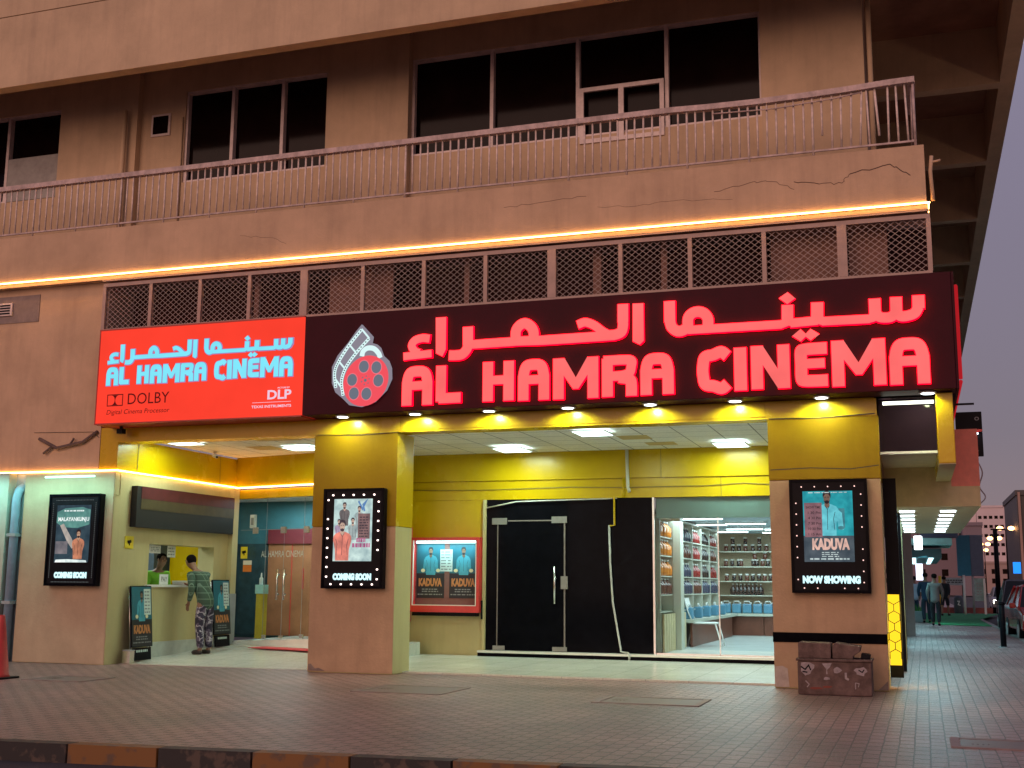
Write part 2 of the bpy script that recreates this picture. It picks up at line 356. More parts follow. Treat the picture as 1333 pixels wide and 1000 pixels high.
# piers and columns: cream below, yellow above, fronts clad in shaded copies
def column(x0, x1, y0, y1, zs, ztop=4.2, z0=0):
    g = G().box(x0, x1, y0, y1, z0, zs-.002); g.use(1).box(x0-.006, x1+.006, y0-.006, y1+.006, zs, ztop)
    c = part(g, 'column', [CREAM, YEL], bevel=.012)
    G().box(x0, x1, y0-.012, y0-.001, .02, zs-.01).build('shaded_front_cladding', TAN, c, off=(-7, 19.3, 0))
    G().box(x0-.004, x1+.004, y0-.018, y0-.007, zs+.01, ztop-.01).build('shaded_yellow_cladding', YELF, c, off=(-7, 19.3, 0))
    return c
column(-10.25, -8.62, 19.3, 20.02, 2.54)
c = column(-2.15, -.46, 19.3, 20.3, 3.215)
G().box(-2.16, -.452, 19.275, 20.312, .70, .85).build('tile_band', BLK, c, off=(-7, 19.3, 0))
part(G().box(-16.62, -14.92, 19.3, 19.9, 0, 3.64), 'pier', CREAM, bevel=.012)
part(G().box(-16.62, -14.53, 19.288, 19.299, .01, 3.63), 'shaded_pier_cladding', PIER)
part(G().box(-40, -16.9, 19.15, 19.6, 0, 3.64), 'side_wall', mat('pale_wall', (.42, .42, .34), .7, var=.1, streak=.15))
part(G().box(-16.9, -16.625, 19.36, 19.5, 0, 3.64), 'recess_wall', GREY)
# ticket wall with its window opening (x = -14.52)
g = G()
X0, X1 = -14.918, -14.52
g.box(X0, X1, 19.3, 20.5, 0, 3.64).box(X0, X1, 20.5, 22.85, 0, 1.44).box(X0, X1, 20.5, 22.85, 2.3, 3.64).box(X0, X1, 22.85, 23.62, 0, 3.64)
tw = part(g, 'ticket_wall', CREAM)
part(G().box(X0, X1+.012, 19.302, 19.75, 3.66, 4.49).box(X0, X1+.004, 19.752, 24.0, 3.66, 4.3), 'upper_ticket_wall', YEL)
part(G().box(X1+.001, X1+.035, 20.6, 23.6, .0, .36), 'skirting', mat('grey_marble', (.45, .47, .43), .3, var=.15))
part(G().box(-14.85, X1+.06, 20.42, 22.9, 1.44, 1.49), 'counter', MARB)
part(G().box(-14.519, -14.4, 23.38, 23.6, .2, 3.62), 'pilaster', CREAM)
part(G().box(-14.399, -14.39, 23.3, 23.62, .2, 1.3), 'pilaster_tile', GREY)
part(G().frame(facade(0, 19.3, 0)).stroke([(-14.9, 3.62), (-14.9, 3.2)], .012, .001, .008).stroke([(-14.62, 3.22), (-14.95, 3.2)], .012, .001, .009), 'pier_cable', PL)
part(G().frame(sidewall(-14.52, 0, 0)).pan(19.45, 19.47, 3.2, 3.64, .001, .014).pan(19.35, 19.47, 3.18, 3.199, .001, .014), 'wall_conduit', CREAM)
part(G().frame(sidewall(-14.504, 0, 0)).stroke([(19.95, 4.3), (19.93, 3.7)], .014, .001, .006).stroke([(22.9, 4.3), (22.92, 3.7)], .01, .001, .006), 'panel_seam', mat('seam', (.12, .09, .02), .8))
# upper facade
part(G().box(-40, -14.93, 19.3, 20.0, 3.66, 7.42), 'facade_wall', PL)
g = G().box(-40, .42, 19.1, 19.3, 7.5, 8.47).box(-40, .42, 19.3, 20.55, 8.2, 8.41)
part(g, 'balcony_slab', PL)
part(G().box(-40, .38, 19.303, 19.6, 8.412, 8.5), 'shadow_gap_strip', DARKIN)  # dark strip painted in for the shadow gap under the bottom rail
part(G().box(-40, .44, 19.13, 19.298, 7.42, 7.494).box(-14.92, .44, 19.299, 19.75, 7.42, 7.494), 'band_soffit', PL)  # run left of the grille added to catch the light strip's glow
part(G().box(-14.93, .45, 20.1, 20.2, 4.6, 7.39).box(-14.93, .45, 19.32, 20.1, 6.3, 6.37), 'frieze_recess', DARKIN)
g = G()
for a, b2 in [(-10.2, -8.9), (-7.5, -7.4), (-3.9, -3.8), (-2.05, -.95), (-.8, -.2), (-11.8, -11.7), (-5.1, -4.95)]: part(G().box(a, b2, 19.55, 19.62, 6.372, 7.38), 'frieze_partition', mat('partition_brown', (.2, .1, .075), .85, var=.2))
# balcony wall with its windows
YW = 20.6
g = G()
def wallspan(x0, x1, z0=8.42, z1=12.7, y=YW): g.box(x0, x1, y, y+.3, z0, z1)
for x0, x1 in [(-14.31, -10.88), (-9.08, -2.23), (-40, -17.4)]:
    wallspan(x0, x1, 8.42, 9.85); wallspan(x0, x1, 11.88, 12.7)
wallspan(-15.4, -14.31)
for x0, x1 in [(-17.4, -15.4), (-10.88, -9.08), (-2.23, -.46)]: g.box(x0, x1, YW-.16, YW+.3, 8.42, 12.7)
part(g, 'balcony_wall', PLU)
def window(x0, x1, z0, z1, mulls, name='window'):
    w = part(G().box(x0, x1, YW+.16, YW+.2, z0, z1), name, DWIN)
    h = G()
    for m in mulls: h.box(m-.035, m+.035, YW+.03, YW+.155, z0, z1)
    h.box(x0, x1, YW+.04, YW+.15, z1-.05, z1).box(x0, x1, YW+.04, YW+.15, z0, z0+.05).box(x0, x0+.05, YW+.04, YW+.15, z0+.05, z1-.05).box(x1-.05, x1, YW+.04, YW+.15, z0+.05, z1-.05)
    h.build('window_frame', MULL, w, off=(-7, 19.3, 0)); return w
window(-14.31, -10.88, 9.85, 11.88, [-13.17, -11.99])
w = window(-9.08, -2.23, 9.85, 11.88, [-7.4, -5.67, -3.965])
h = G()
for a, b2, c1, d in [(-5.62, -4.01, 10.72, 10.80), (-5.62, -4.01, 9.70, 9.78), (-5.62, -5.54, 9.78, 10.72), (-4.09, -4.01, 9.78, 10.72), (-4.87, -4.77, 9.78, 10.72)]: h.box(a, b2, YW-.03, YW+.02, c1, d)
h.build('sliding_sash', MULL, w, off=(-7, 19.3, 0))
w = window(-40, -17.4, 9.85, 11.88, [-18.95, -20.6])
G().box(-18.88, -17.45, YW+.0, YW+.12, 9.86, 10.85).build('boarded_pane', mat('grey_board', (.36, .35, .33), .8, var=.2), w, off=(-7, 19.3, 0))
v = part(G().box(-15.13, -14.66, YW-.03, YW+.02, 10.94, 11.43), 'vent', MULL)
G().box(-15.08, -14.71, YW-.04, YW-.032, 10.99, 11.38).build('vent_opening', DWIN, v, off=(-7, 19.3, 0))
part(G().tube([(-15.62, YW-.28, 8.45), (-15.62, YW-.28, 11.5)], .05).tube([(-14.35, YW-.03, 8.45), (-14.35, YW-.03, 11.3)], .02), 'wall_pipe', PLU)
# projecting upper storey, its soffit and the beams under it along the side street
g = G().box(-40, 2.32, 18.6, 18.85, 11.53, 13.08).box(-40, 2.32, 18.63, 18.85, 13.12, 16)
part(g, 'overhang_wall', PLU)
SOF = mat('soffit_shaded_brown', (.36, .2, .13), .9, var=.25, scale=1.5, spec=.1)  # recess shade put into this brown; the beams keep lighter plaster
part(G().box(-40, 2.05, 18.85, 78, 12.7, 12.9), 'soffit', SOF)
part(G().box(2.02, 2.32, 18.852, 78, 11.5, 16), 'edge_beam', PLU)
g = G()
for k in range(11): part(G().box(-.45, 2.02, 24.35+4.68*k, 24.65+4.68*k, 11.5, 12.7), 'cross_beam', PLU)
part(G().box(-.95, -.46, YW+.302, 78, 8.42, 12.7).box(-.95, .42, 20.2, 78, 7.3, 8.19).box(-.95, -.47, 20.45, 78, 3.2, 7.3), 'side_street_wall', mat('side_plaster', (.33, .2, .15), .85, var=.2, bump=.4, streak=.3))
part(G().tube([(-.36, YW-.1, 8.45), (-.36, YW-.1, 12.6)], .045), 'drain_pipe', PLU)
part(G().tube([(.52, 19.15, 7.55), (.5, 19.2, 8.05), (.53, 19.2, 8.3)], .03).tube([(.53, 19.2, 8.2), (.66, 19.2, 8.22)], .02), 'loose_pipe', PL)
# cracks in the balcony slab
def crack(pts, w=.02):
    h = G().frame(facade(0, 19.1, 0)); random.seed(len(pts))
    for i in range(len(pts)-1):
        (a, b1), (c1, d1) = pts[i], pts[i+1]; n = 6
        q = [(a+(c1-a)*t/n+random.uniform(-.02, .02)*(0 < t < n), b1+(d1-b1)*t/n+random.uniform(-.022, .022)*(0 < t < n)) for t in range(n+1)]
        h.stroke(q, w*random.uniform(.35, .75), .0006, .0025)
    part(h, 'crack', mat('crack_dark', (.05, .025, .02), .9))
crack([(-2.9, 8.02), (-2.3, 8.12), (-1.95, 8.1), (-1.6, 7.93)], .016)
crack([(-1.6, 8.06), (-1.2, 7.98), (-.85, 7.96), (-.72, 8.1), (-.1, 8.2), (.2, 7.98)], .02)
crack([(-4.9, 7.95), (-4.2, 7.9), (-3.6, 7.93), (-2.6, 7.86)], .008)
crack([(-6.6, 8.1), (-5.9, 8.13), (-5.1, 8.16)], .008)
crack([(-11.9, 8.05), (-11.2, 7.95), (-10.9, 7.8)], .006)
part(G().frame(facade(0, 19.285, 0)).prism([(-2.14, .02), (-1.93, .02), (-1.95, .3), (-2.03, .34), (-2.14, .33)], .004, .007), 'bare_patch', mat('bare_render', (.42, .36, .32), .9, var=.2, scale=8))
part(G().frame(facade(0, 19.285, 0)).prism([(-.62, .02), (-.475, .02), (-.475, .16), (-.53, .1)], .004, .007), 'chipped_corner', mat('bare_render2', (.22, .17, .14), .9, var=.3, scale=12))
part(G().frame(facade(0, 19.285, 0)).prism([(-10.23, .03), (-9.9, .03), (-10.02, .08), (-10.1, .07), (-10.18, .15), (-10.23, .14)], .004, .007), 'chipped_corner', mat('bare_render2', (.22, .17, .14), .9))
# beams over the openings
g = G().box(-14.515, -.5, 19.3, 19.7, 4.2, 4.488).box(-14.5, -.5, 19.702, 24.6, 4.46, 4.488)
part(g, 'beam', YEL)
part(G().box(-2.18, -.47, 19.285, 19.299, 4.2, 4.47).box(-8.55, -2.19, 19.285, 19.299, 4.24, 4.47).box(-10.24, -8.57, 19.285, 19.299, 4.2, 4.47), 'beam_cladding', YEL)
g = G().box(-10.8, -2.16, 19.72, 24.8, 4.405, 4.45); part(g, 'ceiling', CEIL)
g = G().box(-14.5, -10.82, 19.72, 24.8, 4.33, 4.45); part(g, 'foyer_ceiling', CEIL)
for a in [(-5.1, -4.5, 23.6, 24.1, 4.398, 4.404), (-4.5, -3.9, 20.6, 21.2, 4.398, 4.404), (-7.9, -7.3, 20.4, 20.9, 4.398, 4.404), (-5.4, -4.8, 22.4, 23.0, 4.398, 4.404), (-12.3, -11.35, 20.1, 20.8, 4.322, 4.329), (-13.1, -12.5, 21.6, 22.2, 4.322, 4.329)]:
    part(G().box(*a), 'stained_ceiling_tile', CEILO)
# shop front wall
g = G().box(-10.8, -2.17, 24.76, 25.1, 3.80, 4.404).box(-10.8, -2.17, 24.8, 25.1, 3.385, 3.795)
g.box(-10.8, -8.97, 24.81, 25.1, 2.54, 3.383)
part(g, 'shop_beam', YEL)
part(G().box(-10.8, -8.97, 24.81, 25.1, .03, 2.538), 'shop_wall', CREAM)
part(G().box(-8.97, -8.9, 24.74, 25.0, .03, 3.38), 'jamb', CREAM)
part(G().frame(facade(0, 24.8, 0)).stroke([(-10.7, 3.62), (-9, 3.6), (-7, 3.63), (-5.8, 3.6), (-4, 3.61), (-3.3, 3.65), (-2.3, 3.58)], .015, .001, .02)
     .stroke([(-5.0, 3.8), (-5.0, 4.4)], .012, -.02, .045).stroke([(-3.75, 3.4), (-3.75, 3.8)], .012, .001, .012), 'cable', mat('cable_dark', (.2, .14, .01), .5))
# marble step under the shop front, dark riser
part(G().box(-9.0, -2.16, 24.55, 27, .105, .15), 'step', MARB)
part(G().box(-9.0, -2.16, 24.58, 24.8, .03, .104), 'step_riser', BLK)
FIT = mat('fitting_metal', (.24, .23, .22), .5, metal=.3, var=.15)
# black glazed front with door
sf = part(G().box(-8.9, -5.19, 24.8, 24.84, .152, 3.383), 'black_glazing', BLK)
off0 = (-7, 19.3, 0)
dr = part(G().box(-8.62, -7.13, 24.775, 24.795, .17, 2.9), 'door', BLK)
h = G().box(-8.64, -8.62, 24.77, 24.797, .17, 2.93).box(-8.4, -7.3, 24.77, 24.797, 2.905, 2.93).box(-7.13, -7.1, 24.77, 24.797, .17, 2.93)
h.build('door_gap_trim', mat('edge_trim', (.2, .17, .16), .4), dr, off=off0)
for a in [(-8.76, -8.42, 24.755, 24.774, 2.84, 2.98), (-7.4, -7.06, 24.755, 24.774, 2.86, 3.0), (-8.72, -8.45, 24.755, 24.774, .16, .25), (-7.38, -7.06, 24.755, 24.774, .16, .25)]:
    G().box(*a).build('patch_fitting', FIT, dr, off=off0)
G().box(-7.19, -7.04, 24.74, 24.774, 1.46, 1.73).build('lock', FIT, dr, off=off0)
G().tube([(-7.315, 24.76, 1.84), (-7.315, 24.7, 1.84), (-7.315, 24.7, 1.22), (-7.315, 24.76, 1.22)], .022).tube([(-7.315, 24.7, 1.15), (-7.315, 24.7, 1.93)], .026).build('handle', STEEL, dr, off=off0)
# shop window
part(G().box(-5.19, -2.17, 24.82, 24.84, .16, 3.38), 'shop_glass', GLASS)
part(G().box(-5.2, -5.16, 24.78, 24.815, .152, 3.383).box(-3.845, -3.825, 24.8, 24.818, .152, 2.95).box(-5.15, -2.17, 24.8, 24.818, .151, .18), 'window_trim', ALU)
part(G().box(-5.15, -2.17, 24.9, 24.94, 2.95, 3.38), 'roller_blind', mat('blind', (.13, .2, .2), .6, var=.05))
# overhead pipes on the shop front
g = G().tube([(-5.72, 24.7, 4.4), (-5.7, 24.7, 3.6), (-5.66, 24.66, 3.5)], .035)
g.tube([(-8.9, 24.74, 3.2), (-8.2, 24.74, 3.33), (-5.95, 24.74, 3.37)], .014)
pp = part(g, 'conduit', mat('conduit_white', (.6, .58, .5), .5))
part(G().tube([(-5.8, 24.7, 3.8), (-5.8, 24.7, 3.4), (-6.0, 24.7, 3.39), (-6.0, 24.72, 2.8), (-6.1, 24.72, 2.79)], .022), 'yellow_conduit', YEL)
part(G().tube([(-6.12, 24.73, 2.8), (-6.1, 24.73, 2.0), (-6.05, 24.73, 1.2), (-5.88, 24.73, .19), (-5.7, 24.6, .17), (-5.66, 24.53, .14), (-5.66, 24.52, .03)], .022), 'drain_hose', mat('hose_grey', (.45, .45, .42), .5))
# ledge cable on columns
part(G().frame(facade(0, 19.3, 0)).stroke([(-2.13, 3.38), (-1.5, 3.4), (-.9, 3.37), (-.47, 3.42)], .014, .008, .02).stroke([(-2.13, 4.2), (-1.3, 4.19), (-.5, 4.23)], .014, .018, .03)
     .stroke([(-8.6, 4.2), (-9.4, 4.17), (-10.2, 4.2)], .01, .018, .03).stroke([(-16.5, 4.45), (-15.1, 4.42), (-14.95, 4.3)], .008, .002, .012), 'loose_cable', mat('cable_black', (.02, .015, .01), .5))
# partition between foyer and shop, wall of the left foyer back
Pb = [(-14.52, 23.62), (-11.3, 22.78)]
part(G().box(-11.28, -10.81, 22.8, 24.8, 0, 4.33), 'foyer_partition', YEL)
d = (Vector((*Pb[1], 0))-Vector((*Pb[0], 0))); L0 = d.length; d.normalize()
FB = (Vector((Pb[0][0], Pb[0][1], 0)), d, Vector((0, 0, 1)), Vector((d.y, -d.x, 0)))
part(G().frame(FB).pan(0, L0, 3.68, 4.33, -.12, 0).pan(0, L0, 3.4, 3.6, -.12, -.02), 'foyer_header', YEL)
th = G().frame(FB); th.add([(0, 0, -.3), (L0, 0, -.3), (L0, 0, .04), (0, 0, .04), (0, .27, -.3), (L0, .42, -.3), (L0, .42, .04), (0, .27, .04)], [(3, 2, 1, 0), (4, 5, 6, 7), (0, 1, 5, 4), (1, 2, 6, 5), (2, 3, 7, 6), (3, 0, 4, 7)])
part(th, 'threshold', MARB)
gf = part(G().frame(FB).pan(.12, L0, .3, 3.4, -.12, -.105), 'entrance_glass', GLASS)
for a in [(.5, .64, 2.62, 2.76), (1.35, 1.49, 2.62, 2.76), (2.03, 2.17, 2.62, 2.76), (.9, .98, .34, .42), (1.4, 1.5, .36, .42), (2.0, 2.1, .38, .46)]: G().frame(FB).pan(*a, -.13, -.09).build('patch_fitting', ALU, gf, off=off0)
for u in (1.36, 1.56):
    G().frame(FB).tube([(u, 1.18, -.03), (u, 1.84, -.03)], .022).tube([(u, 1.3, -.1), (u, 1.3, -.03)], .016).tube([(u, 1.72, -.1), (u, 1.72, -.03)], .016).build('handle', STEEL, gf, off=off0)
h = G().frame(FB).pan(.905, .915, .35, 3.38, -.104, -.1).pan(1.455, 1.465, .35, 2.7, -.104, -.1).pan(2.03, 2.04, .35, 3.38, -.104, -.1).pan(.12, L0, 2.7, 2.71, -.104, -.1); h.build('glass_joint', GREY, gf, off=off0)
G().frame(FB).text('AL HAMRA CINEMA', .78, 2.05, 2.1, 2.24, -.1).build('door_lettering', mat('etch_grey', (.5, .55, .52), .5), gf, off=off0)
# inside the foyer
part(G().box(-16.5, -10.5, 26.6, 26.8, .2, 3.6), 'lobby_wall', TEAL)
part(G().box(-14.45, -11.3, 23.7, 26.6, .2, .27), 'lobby_floor', TILE)
part(G().box(-16.5, -11.3, 23.9, 26.6, 3.55, 3.6), 'lobby_ceiling', CEIL)
part(G().box(-15.28, -13.4, 26.45, 26.598, 2.5, 2.86), 'lobby_header', mat('maroon', (.17, .02, .028), .5))
wd = part(G().box(-15.28, -13.5, 26.5, 26.598, .27, 2.5), 'wooden_door', ORW)
G().box(-14.62, -14.6, 26.49, 26.5, .27, 2.5).box(-14.3, -14.27, 26.47, 26.499, 1.4, 1.9).build('door_seam', REDP, wd, off=off0)
part(G().box(-16.45, -15.3, 26.4, 26.598, .27, 2.5), 'lobby_cabinet', mat('dark_cabinet', (.02, .05, .06), .3, var=.4))
# ticket office behind the window
part(G().box(-18.2, -14.93, 20.0, 20.05, .3, 3.4).box(-18.25, -18.2, 20.05, 24, .3, 3.4).box(-18.2, -14.93, 23.95, 24.0, .3, 3.4).box(-18.2, -14.93, 20.05, 23.95, 3.0, 3.05).box(-18.2, -14.93, 20.05, 23.95, .25, .3), 'office_wall', mat('office_paint', (.5, .5, .42), .6))
part(G().box(-16.32, -14.95, 23.86, 23.94, .3, 3.0), 'office_partition', YEL)
part(G().box(-17.6, -16.36, 23.3, 23.93, .3, 2.5), 'office_cabinet', mat('office_dark', (.05, .07, .09), .5, var=.4, scale=4))
lamp('AREA', 'office_lamp', (-16.2, 22, 2.95), 34, (.85, 1, .95), 1.2)
lamp('AREA', 'lobby_lamp', (-14, 25.2, 3.5), 62, (.75, .97, 1), 1.6)

# ------------------------------------------------------------------ the big sign
# lettering in the sign's own plane: strokes (S smooth, L straight) and outlines (P)
AR=[
 [('S', 0.135, [(2.452, 1.24), (2.318, 1.257), (2.18, 1.221), (2.124, 1.133), (2.185, 1.032), (2.266, 0.999)]),('S', 0.126, [(1.976, 0.95), (2.496, 0.976)]),],
 [('P', 0.0, [(2.568, 1.601), (2.756, 1.6), (2.757, 1.033), (2.696, 0.915), (2.581, 0.978)]),],
 [('L', 0.18, [(3.162, 1.403), (3.167, 1.096)]),('S', 0.166, [(3.166, 1.16), (3.154, 1.032), (3.064, 0.934), (2.94, 0.92), (2.823, 0.926)]),('L', 0.144, [(3.207, 1.093), (4.026, 1.1)]),('S', 0.17, [(4.03, 1.085), (4.029, 1.269), (4.089, 1.365), (4.183, 1.402), (4.279, 1.353), (4.34, 1.25), (4.341, 1.092)]),('L', 0.151, [(4.004, 1.105), (4.546, 1.091)]),('L', 0.153, [(4.535, 1.092), (5.737, 1.101)]),('S', 0.138, [(5.11, 1.319), (5.237, 1.353), (5.384, 1.296), (5.53, 1.183), (5.654, 1.108)]),('S', 0.165, [(5.633, 1.105), (5.758, 1.114), (5.851, 1.154), (5.879, 1.255), (5.879, 1.338)]),('L', 0.174, [(5.879, 1.317), (5.881, 1.615)]),],
 [('P', 0.0, [(6.046, 1.612), (6.219, 1.608), (6.22, 0.988), (6.152, 0.927), (6.041, 0.989)]),],
 [('L', 0.177, [(6.652, 1.614), (6.653, 1.273)]),('S', 0.168, [(6.653, 1.294), (6.686, 1.18), (6.785, 1.109), (6.895, 1.132), (6.956, 1.193)]),('S', 0.167, [(6.949, 1.129), (6.952, 1.305), (7.015, 1.386), (7.114, 1.41), (7.213, 1.373), (7.27, 1.279), (7.267, 1.134)]),('L', 0.129, [(6.948, 1.119), (8.43, 1.118)]),('L', 0.173, [(8.524, 1.422), (8.516, 1.146)]),('S', 0.124, [(8.411, 1.117), (8.487, 1.142), (8.535, 1.158), (8.619, 1.129)]),('L', 0.134, [(8.562, 1.129), (8.975, 1.146)]),('L', 0.182, [(8.979, 1.431), (8.97, 1.166)]),('L', 0.129, [(8.957, 1.163), (9.076, 1.128)]),('L', 0.13, [(9.039, 1.128), (9.754, 1.122)]),('S', 0.126, [(9.736, 1.123), (9.809, 1.141), (9.846, 1.172)]),('L', 0.171, [(9.835, 1.43), (9.835, 1.188)]),('S', 0.151, [(9.836, 1.227), (9.891, 1.146), (9.98, 1.125), (10.07, 1.134), (10.139, 1.197)]),('L', 0.169, [(10.149, 1.433), (10.145, 1.187)]),('S', 0.153, [(10.146, 1.206), (10.204, 1.135), (10.311, 1.134), (10.41, 1.17), (10.467, 1.262)]),('L', 0.173, [(10.468, 1.239), (10.472, 1.438)]),],
 [('P', 0.0, [(8.526, 1.63), (8.644, 1.527), (8.521, 1.442), (8.398, 1.54)]),],
 [('P', 0.0, [(8.709, 1.025), (8.809, 0.925), (8.709, 0.833), (8.584, 0.925)]),],
 [('P', 0.0, [(8.868, 1.02), (8.986, 0.934), (8.862, 0.84), (8.762, 0.924)]),],
]
LAT=[('A', 1.962, 2.522, 0.087, 0.766),('L', 2.593, 3.044, 0.097, 0.75),('H', 3.447, 3.996, 0.1, 0.77),('A', 4.077, 4.615, 0.087, 0.777),('M', 4.688, 5.456, 0.083, 0.764),('R', 5.521, 6.098, 0.09, 0.763),('A', 6.162, 6.702, 0.094, 0.768),('C', 7.086, 7.598, 0.098, 0.78),('I', 7.671, 7.863, 0.098, 0.782),('N', 7.936, 8.527, 0.108, 0.792),('E', 8.616, 9.096, 0.11, 0.794),('M', 9.166, 9.957, 0.096, 0.807),('A', 10.014, 10.586, 0.086, 0.794),]
def glyph(ch, w, s):     # strokes in a box w wide, 1 high; s = stroke width / height
    a = s/2; r = w-a; m = .0
    arch = [(a, 0), (a, .62), (a+.04*w, .78), (w*.3, .93-a*.0-.02), (w*.5, 1-a), (w*.7, .91), (r-.04*w, .78), (r, .62), (r, 0)]
    if ch == 'A': return [('L', s, [(a, 0), (a, .6)]), ('S', s, [(a, .58), (a+.05*w, .76), (w*.3, 1-a*1.15), (w*.5, 1-a), (w*.7, 1-a*1.15), (r-.05*w, .76), (r, .58)]), ('L', s, [(r, .6), (r, 0)]), ('L', s*.8, [(a, .5), (r, .5)])]
    if ch == 'L': return [('L', s, [(a, 1), (a, .06)]), ('L', s*.95, [(a*.6, a), (w, a)])]
    if ch == 'H': return [('L', s, [(a, 1), (a, 0)]), ('L', s, [(r, 1), (r, 0)]), ('L', s*.8, [(a, .53), (r, .53)])]
    if ch == 'I': return [('L', s, [(w/2, 1), (w/2, 0)])]
    if ch == 'N': return [('L', s, [(a, 1), (a, 0)]), ('L', s, [(r, 1), (r, 0)]), ('P', 0, [(0, 1), (s*1.05, 1), (w, 0), (w-s*1.05, 0)])]
    if ch == 'M': return [('L', s, [(a, 1), (a, 0)]), ('L', s, [(r, 1), (r, 0)]), ('P', 0, [(s*.3, 1), (s*1.05, 1), (w/2, .5), (w-s*1.05, 1), (w-s*.3, 1), (w-s*.9, .62), (w/2+s*.25, .24), (w/2-s*.25, .24), (s*.9, .62)])]
    if ch == 'C': return [('S', s, [(w*.93, .83), (w*.75, .93), (w*.5, 1-a), (a+.07*w, .82), (a, .6), (a, .4), (a+.07*w, .18), (w*.5, a), (w*.75, .07), (w*.93, .17)])]
    if ch == 'E': return [('S', s, [(w, 1-a), (w*.6, 1-a), (a*1.5, 1-a*1.1), (a, .8), (a, .5), (a, .2), (a*1.5, a*1.1), (w*.6, a), (w, a)]), ('L', s*.8, [(a, .53), (w*.92, .53)])]
    if ch == 'R': return [('L', s, [(a, .93), (a, 0)]), ('S', s*.85, [(a*.3, 1-a*.85), (w*.6, 1-a*.85), (w-a, .86), (r, .72), (r-.06*w, .56), (w*.55, .5), (a, .5)]), ('S', s, [(w*.5, .46), (r-.05*w, .4), (r, .26), (r, 0)])]
def put(g, strokes, fx, n0, n1, grow=0, dn=.0012):
    for i, (k, w, p) in enumerate(strokes):
        q = [fx(*a) for a in p]; sc_ = fx.s
        if k == 'P':
            c = [sum(a[0] for a in q)/len(q), sum(a[1] for a in q)/len(q)]
            if grow: q = [(a[0]+(grow if a[0] > c[0] else -grow)*.7, a[1]+(grow if a[1] > c[1] else -grow)*.7) for a in q]
            g.prism(q, n0, n1+i*dn)
        else:
            if k == 'S': q = [(v.x, v.y) for v in smooth(q, 7)]
            if grow:
                e0 = (Vector(q[0])-Vector(q[1])).normalized()*grow; e1 = (Vector(q[-1])-Vector(q[-2])).normalized()*grow
                q = [tuple(Vector(q[0])+e0)]+q[1:-1]+[tuple(Vector(q[-1])+e1)]
            g.stroke(q, w*sc_+2*grow, n0, n1+i*dn)
class FX:
    def __init__(s, ox, oy, sx, sy): s.a = (ox, oy, sx, sy); s.s = (sx+sy)/2
    def __call__(s, x, y): return (s.a[0]+x*s.a[2], s.a[1]+y*s.a[3])
def lettering(root, fr, base, conv, face, rim, d, grow, names=('letter', 'arabic_lettering')):
    for ss in AR:
        g = G().frame(fr); f = FX(*conv)
        g.use(1); put(g, ss, f, .004, d-.012, grow); g.use(0); put(g, ss, f, .004, d)
        g.build('arabic_letter', [face, rim], root)
    for ch, x0, x1, z0, z1 in LAT:
        h = z1-z0; w = (x1-x0)/h; s = .178/h if ch != 'I' else (x1-x0)/h
        f = FX(conv[0]+x0*conv[2], conv[1]+z0*conv[3], h*conv[2], h*conv[3])
        g = G().frame(fr); ss = glyph(ch, w, s)
        g.use(1); put(g, ss, f, .004, d-.012, grow); g.use(0); put(g, ss, f, .004, d)
        g.build('letter', [face, rim], root)
S1 = thing('cinema_sign', 'long black sign board with glowing red raised letters and film reel emblem above the entrance', 'sign', (-4.8, 18.75, 4.49))
G().box(-10.25, .70, 18.75, 19.29, 4.49, 6.29).build('sign_box', SIGNB, S1, bevel=.01)
lettering(S1, facade(-10.25, 18.75, 4.49), None, (0, 0, 1, 1), LRED, LRIM, .07, .009)
fr = facade(-10.25, 18.75, 4.49)
GREYL = glow('emblem_grey', (.3, .27, .33), .85); EMW = glow('emblem_white', (.72, .95, .95), 1.0); EMR = glow('emblem_red', (1, .1, .13), .9)
EMH = glow('emblem_hole', (.17, .19, .24), .9); EMD = glow('emblem_dark', (.03, .03, .04), .5)
e = G().frame(fr).prism([(1.149, 1.575), (1.369, 1.344), (1.35, 1.231), (1.45, 1.2), (1.519, 1.139), (1.578, .992), (1.68, .9), (1.735, .77), (1.745, .575), (1.65, .376), (1.436, .182), (1.174, .101), (.95, .141), (.811, .269), (.673, .378), (.599, .546), (.59, .836), (.694, 1.039), (.89, 1.257), (1.041, 1.457)], .002, .05).build('emblem_panel', GREYL, S1)
EO = ORG[S1.name]
g = G().frame(fr)
b1 = [(1.152, 1.481), (.925, 1.224), (.731, .944), (.649, .73), (.681, .46)]; b2 = [(1.303, 1.316), (1.054, 1.061), (.871, .823), (.789, .579), (.828, .314)]
g.use(0)
for b_ in (b1, b2): g.stroke([(v.x, v.y) for v in smooth(b_)], .055, .05, .058)
for p, q in [((1.152, 1.491), (1.303, 1.316)), ((.937, 1.203), (1.053, 1.072)), ((.732, .923), (.849, .793)), ((.659, .626), (.794, .455))]: g.stroke([p, q], .032, .05, .0565)
g.use(1)
for b_ in (b1, b2):
    q = smooth(b_, 6)
    for i in range(len(q)-1):
        m = (q[i]+q[i+1])/2; g.disc((m.x, m.y), .015, .012, .05, .0595, 6)
g.build('film_strip', [EMW, EMD], e, off=EO)
G().frame(fr).stroke([(v.x, v.y) for v in smooth([(1.17, 1.0), (1.192, 1.085), (1.274, 1.14), (1.397, 1.125), (1.49, 1.037), (1.525, .953)])], .09, .05, .055).build('pale_reel', EMW, e, off=EO)
g = G().frame(fr); an = math.atan2(.175-.557, .998-1.261)
g.use(0).disc((1.261, .557), .463, .415, .05, .066, 40, an)
g.use(1)
for x, y in [(1.222, .811), (1.463, .786), (1.507, .551), (1.002, .585), (1.044, .341), (1.284, .325)]: g.disc((x, y), .094, .107, .05, .069, 20)
g.disc((1.257, .565), .028, .028, .05, .069, 10)
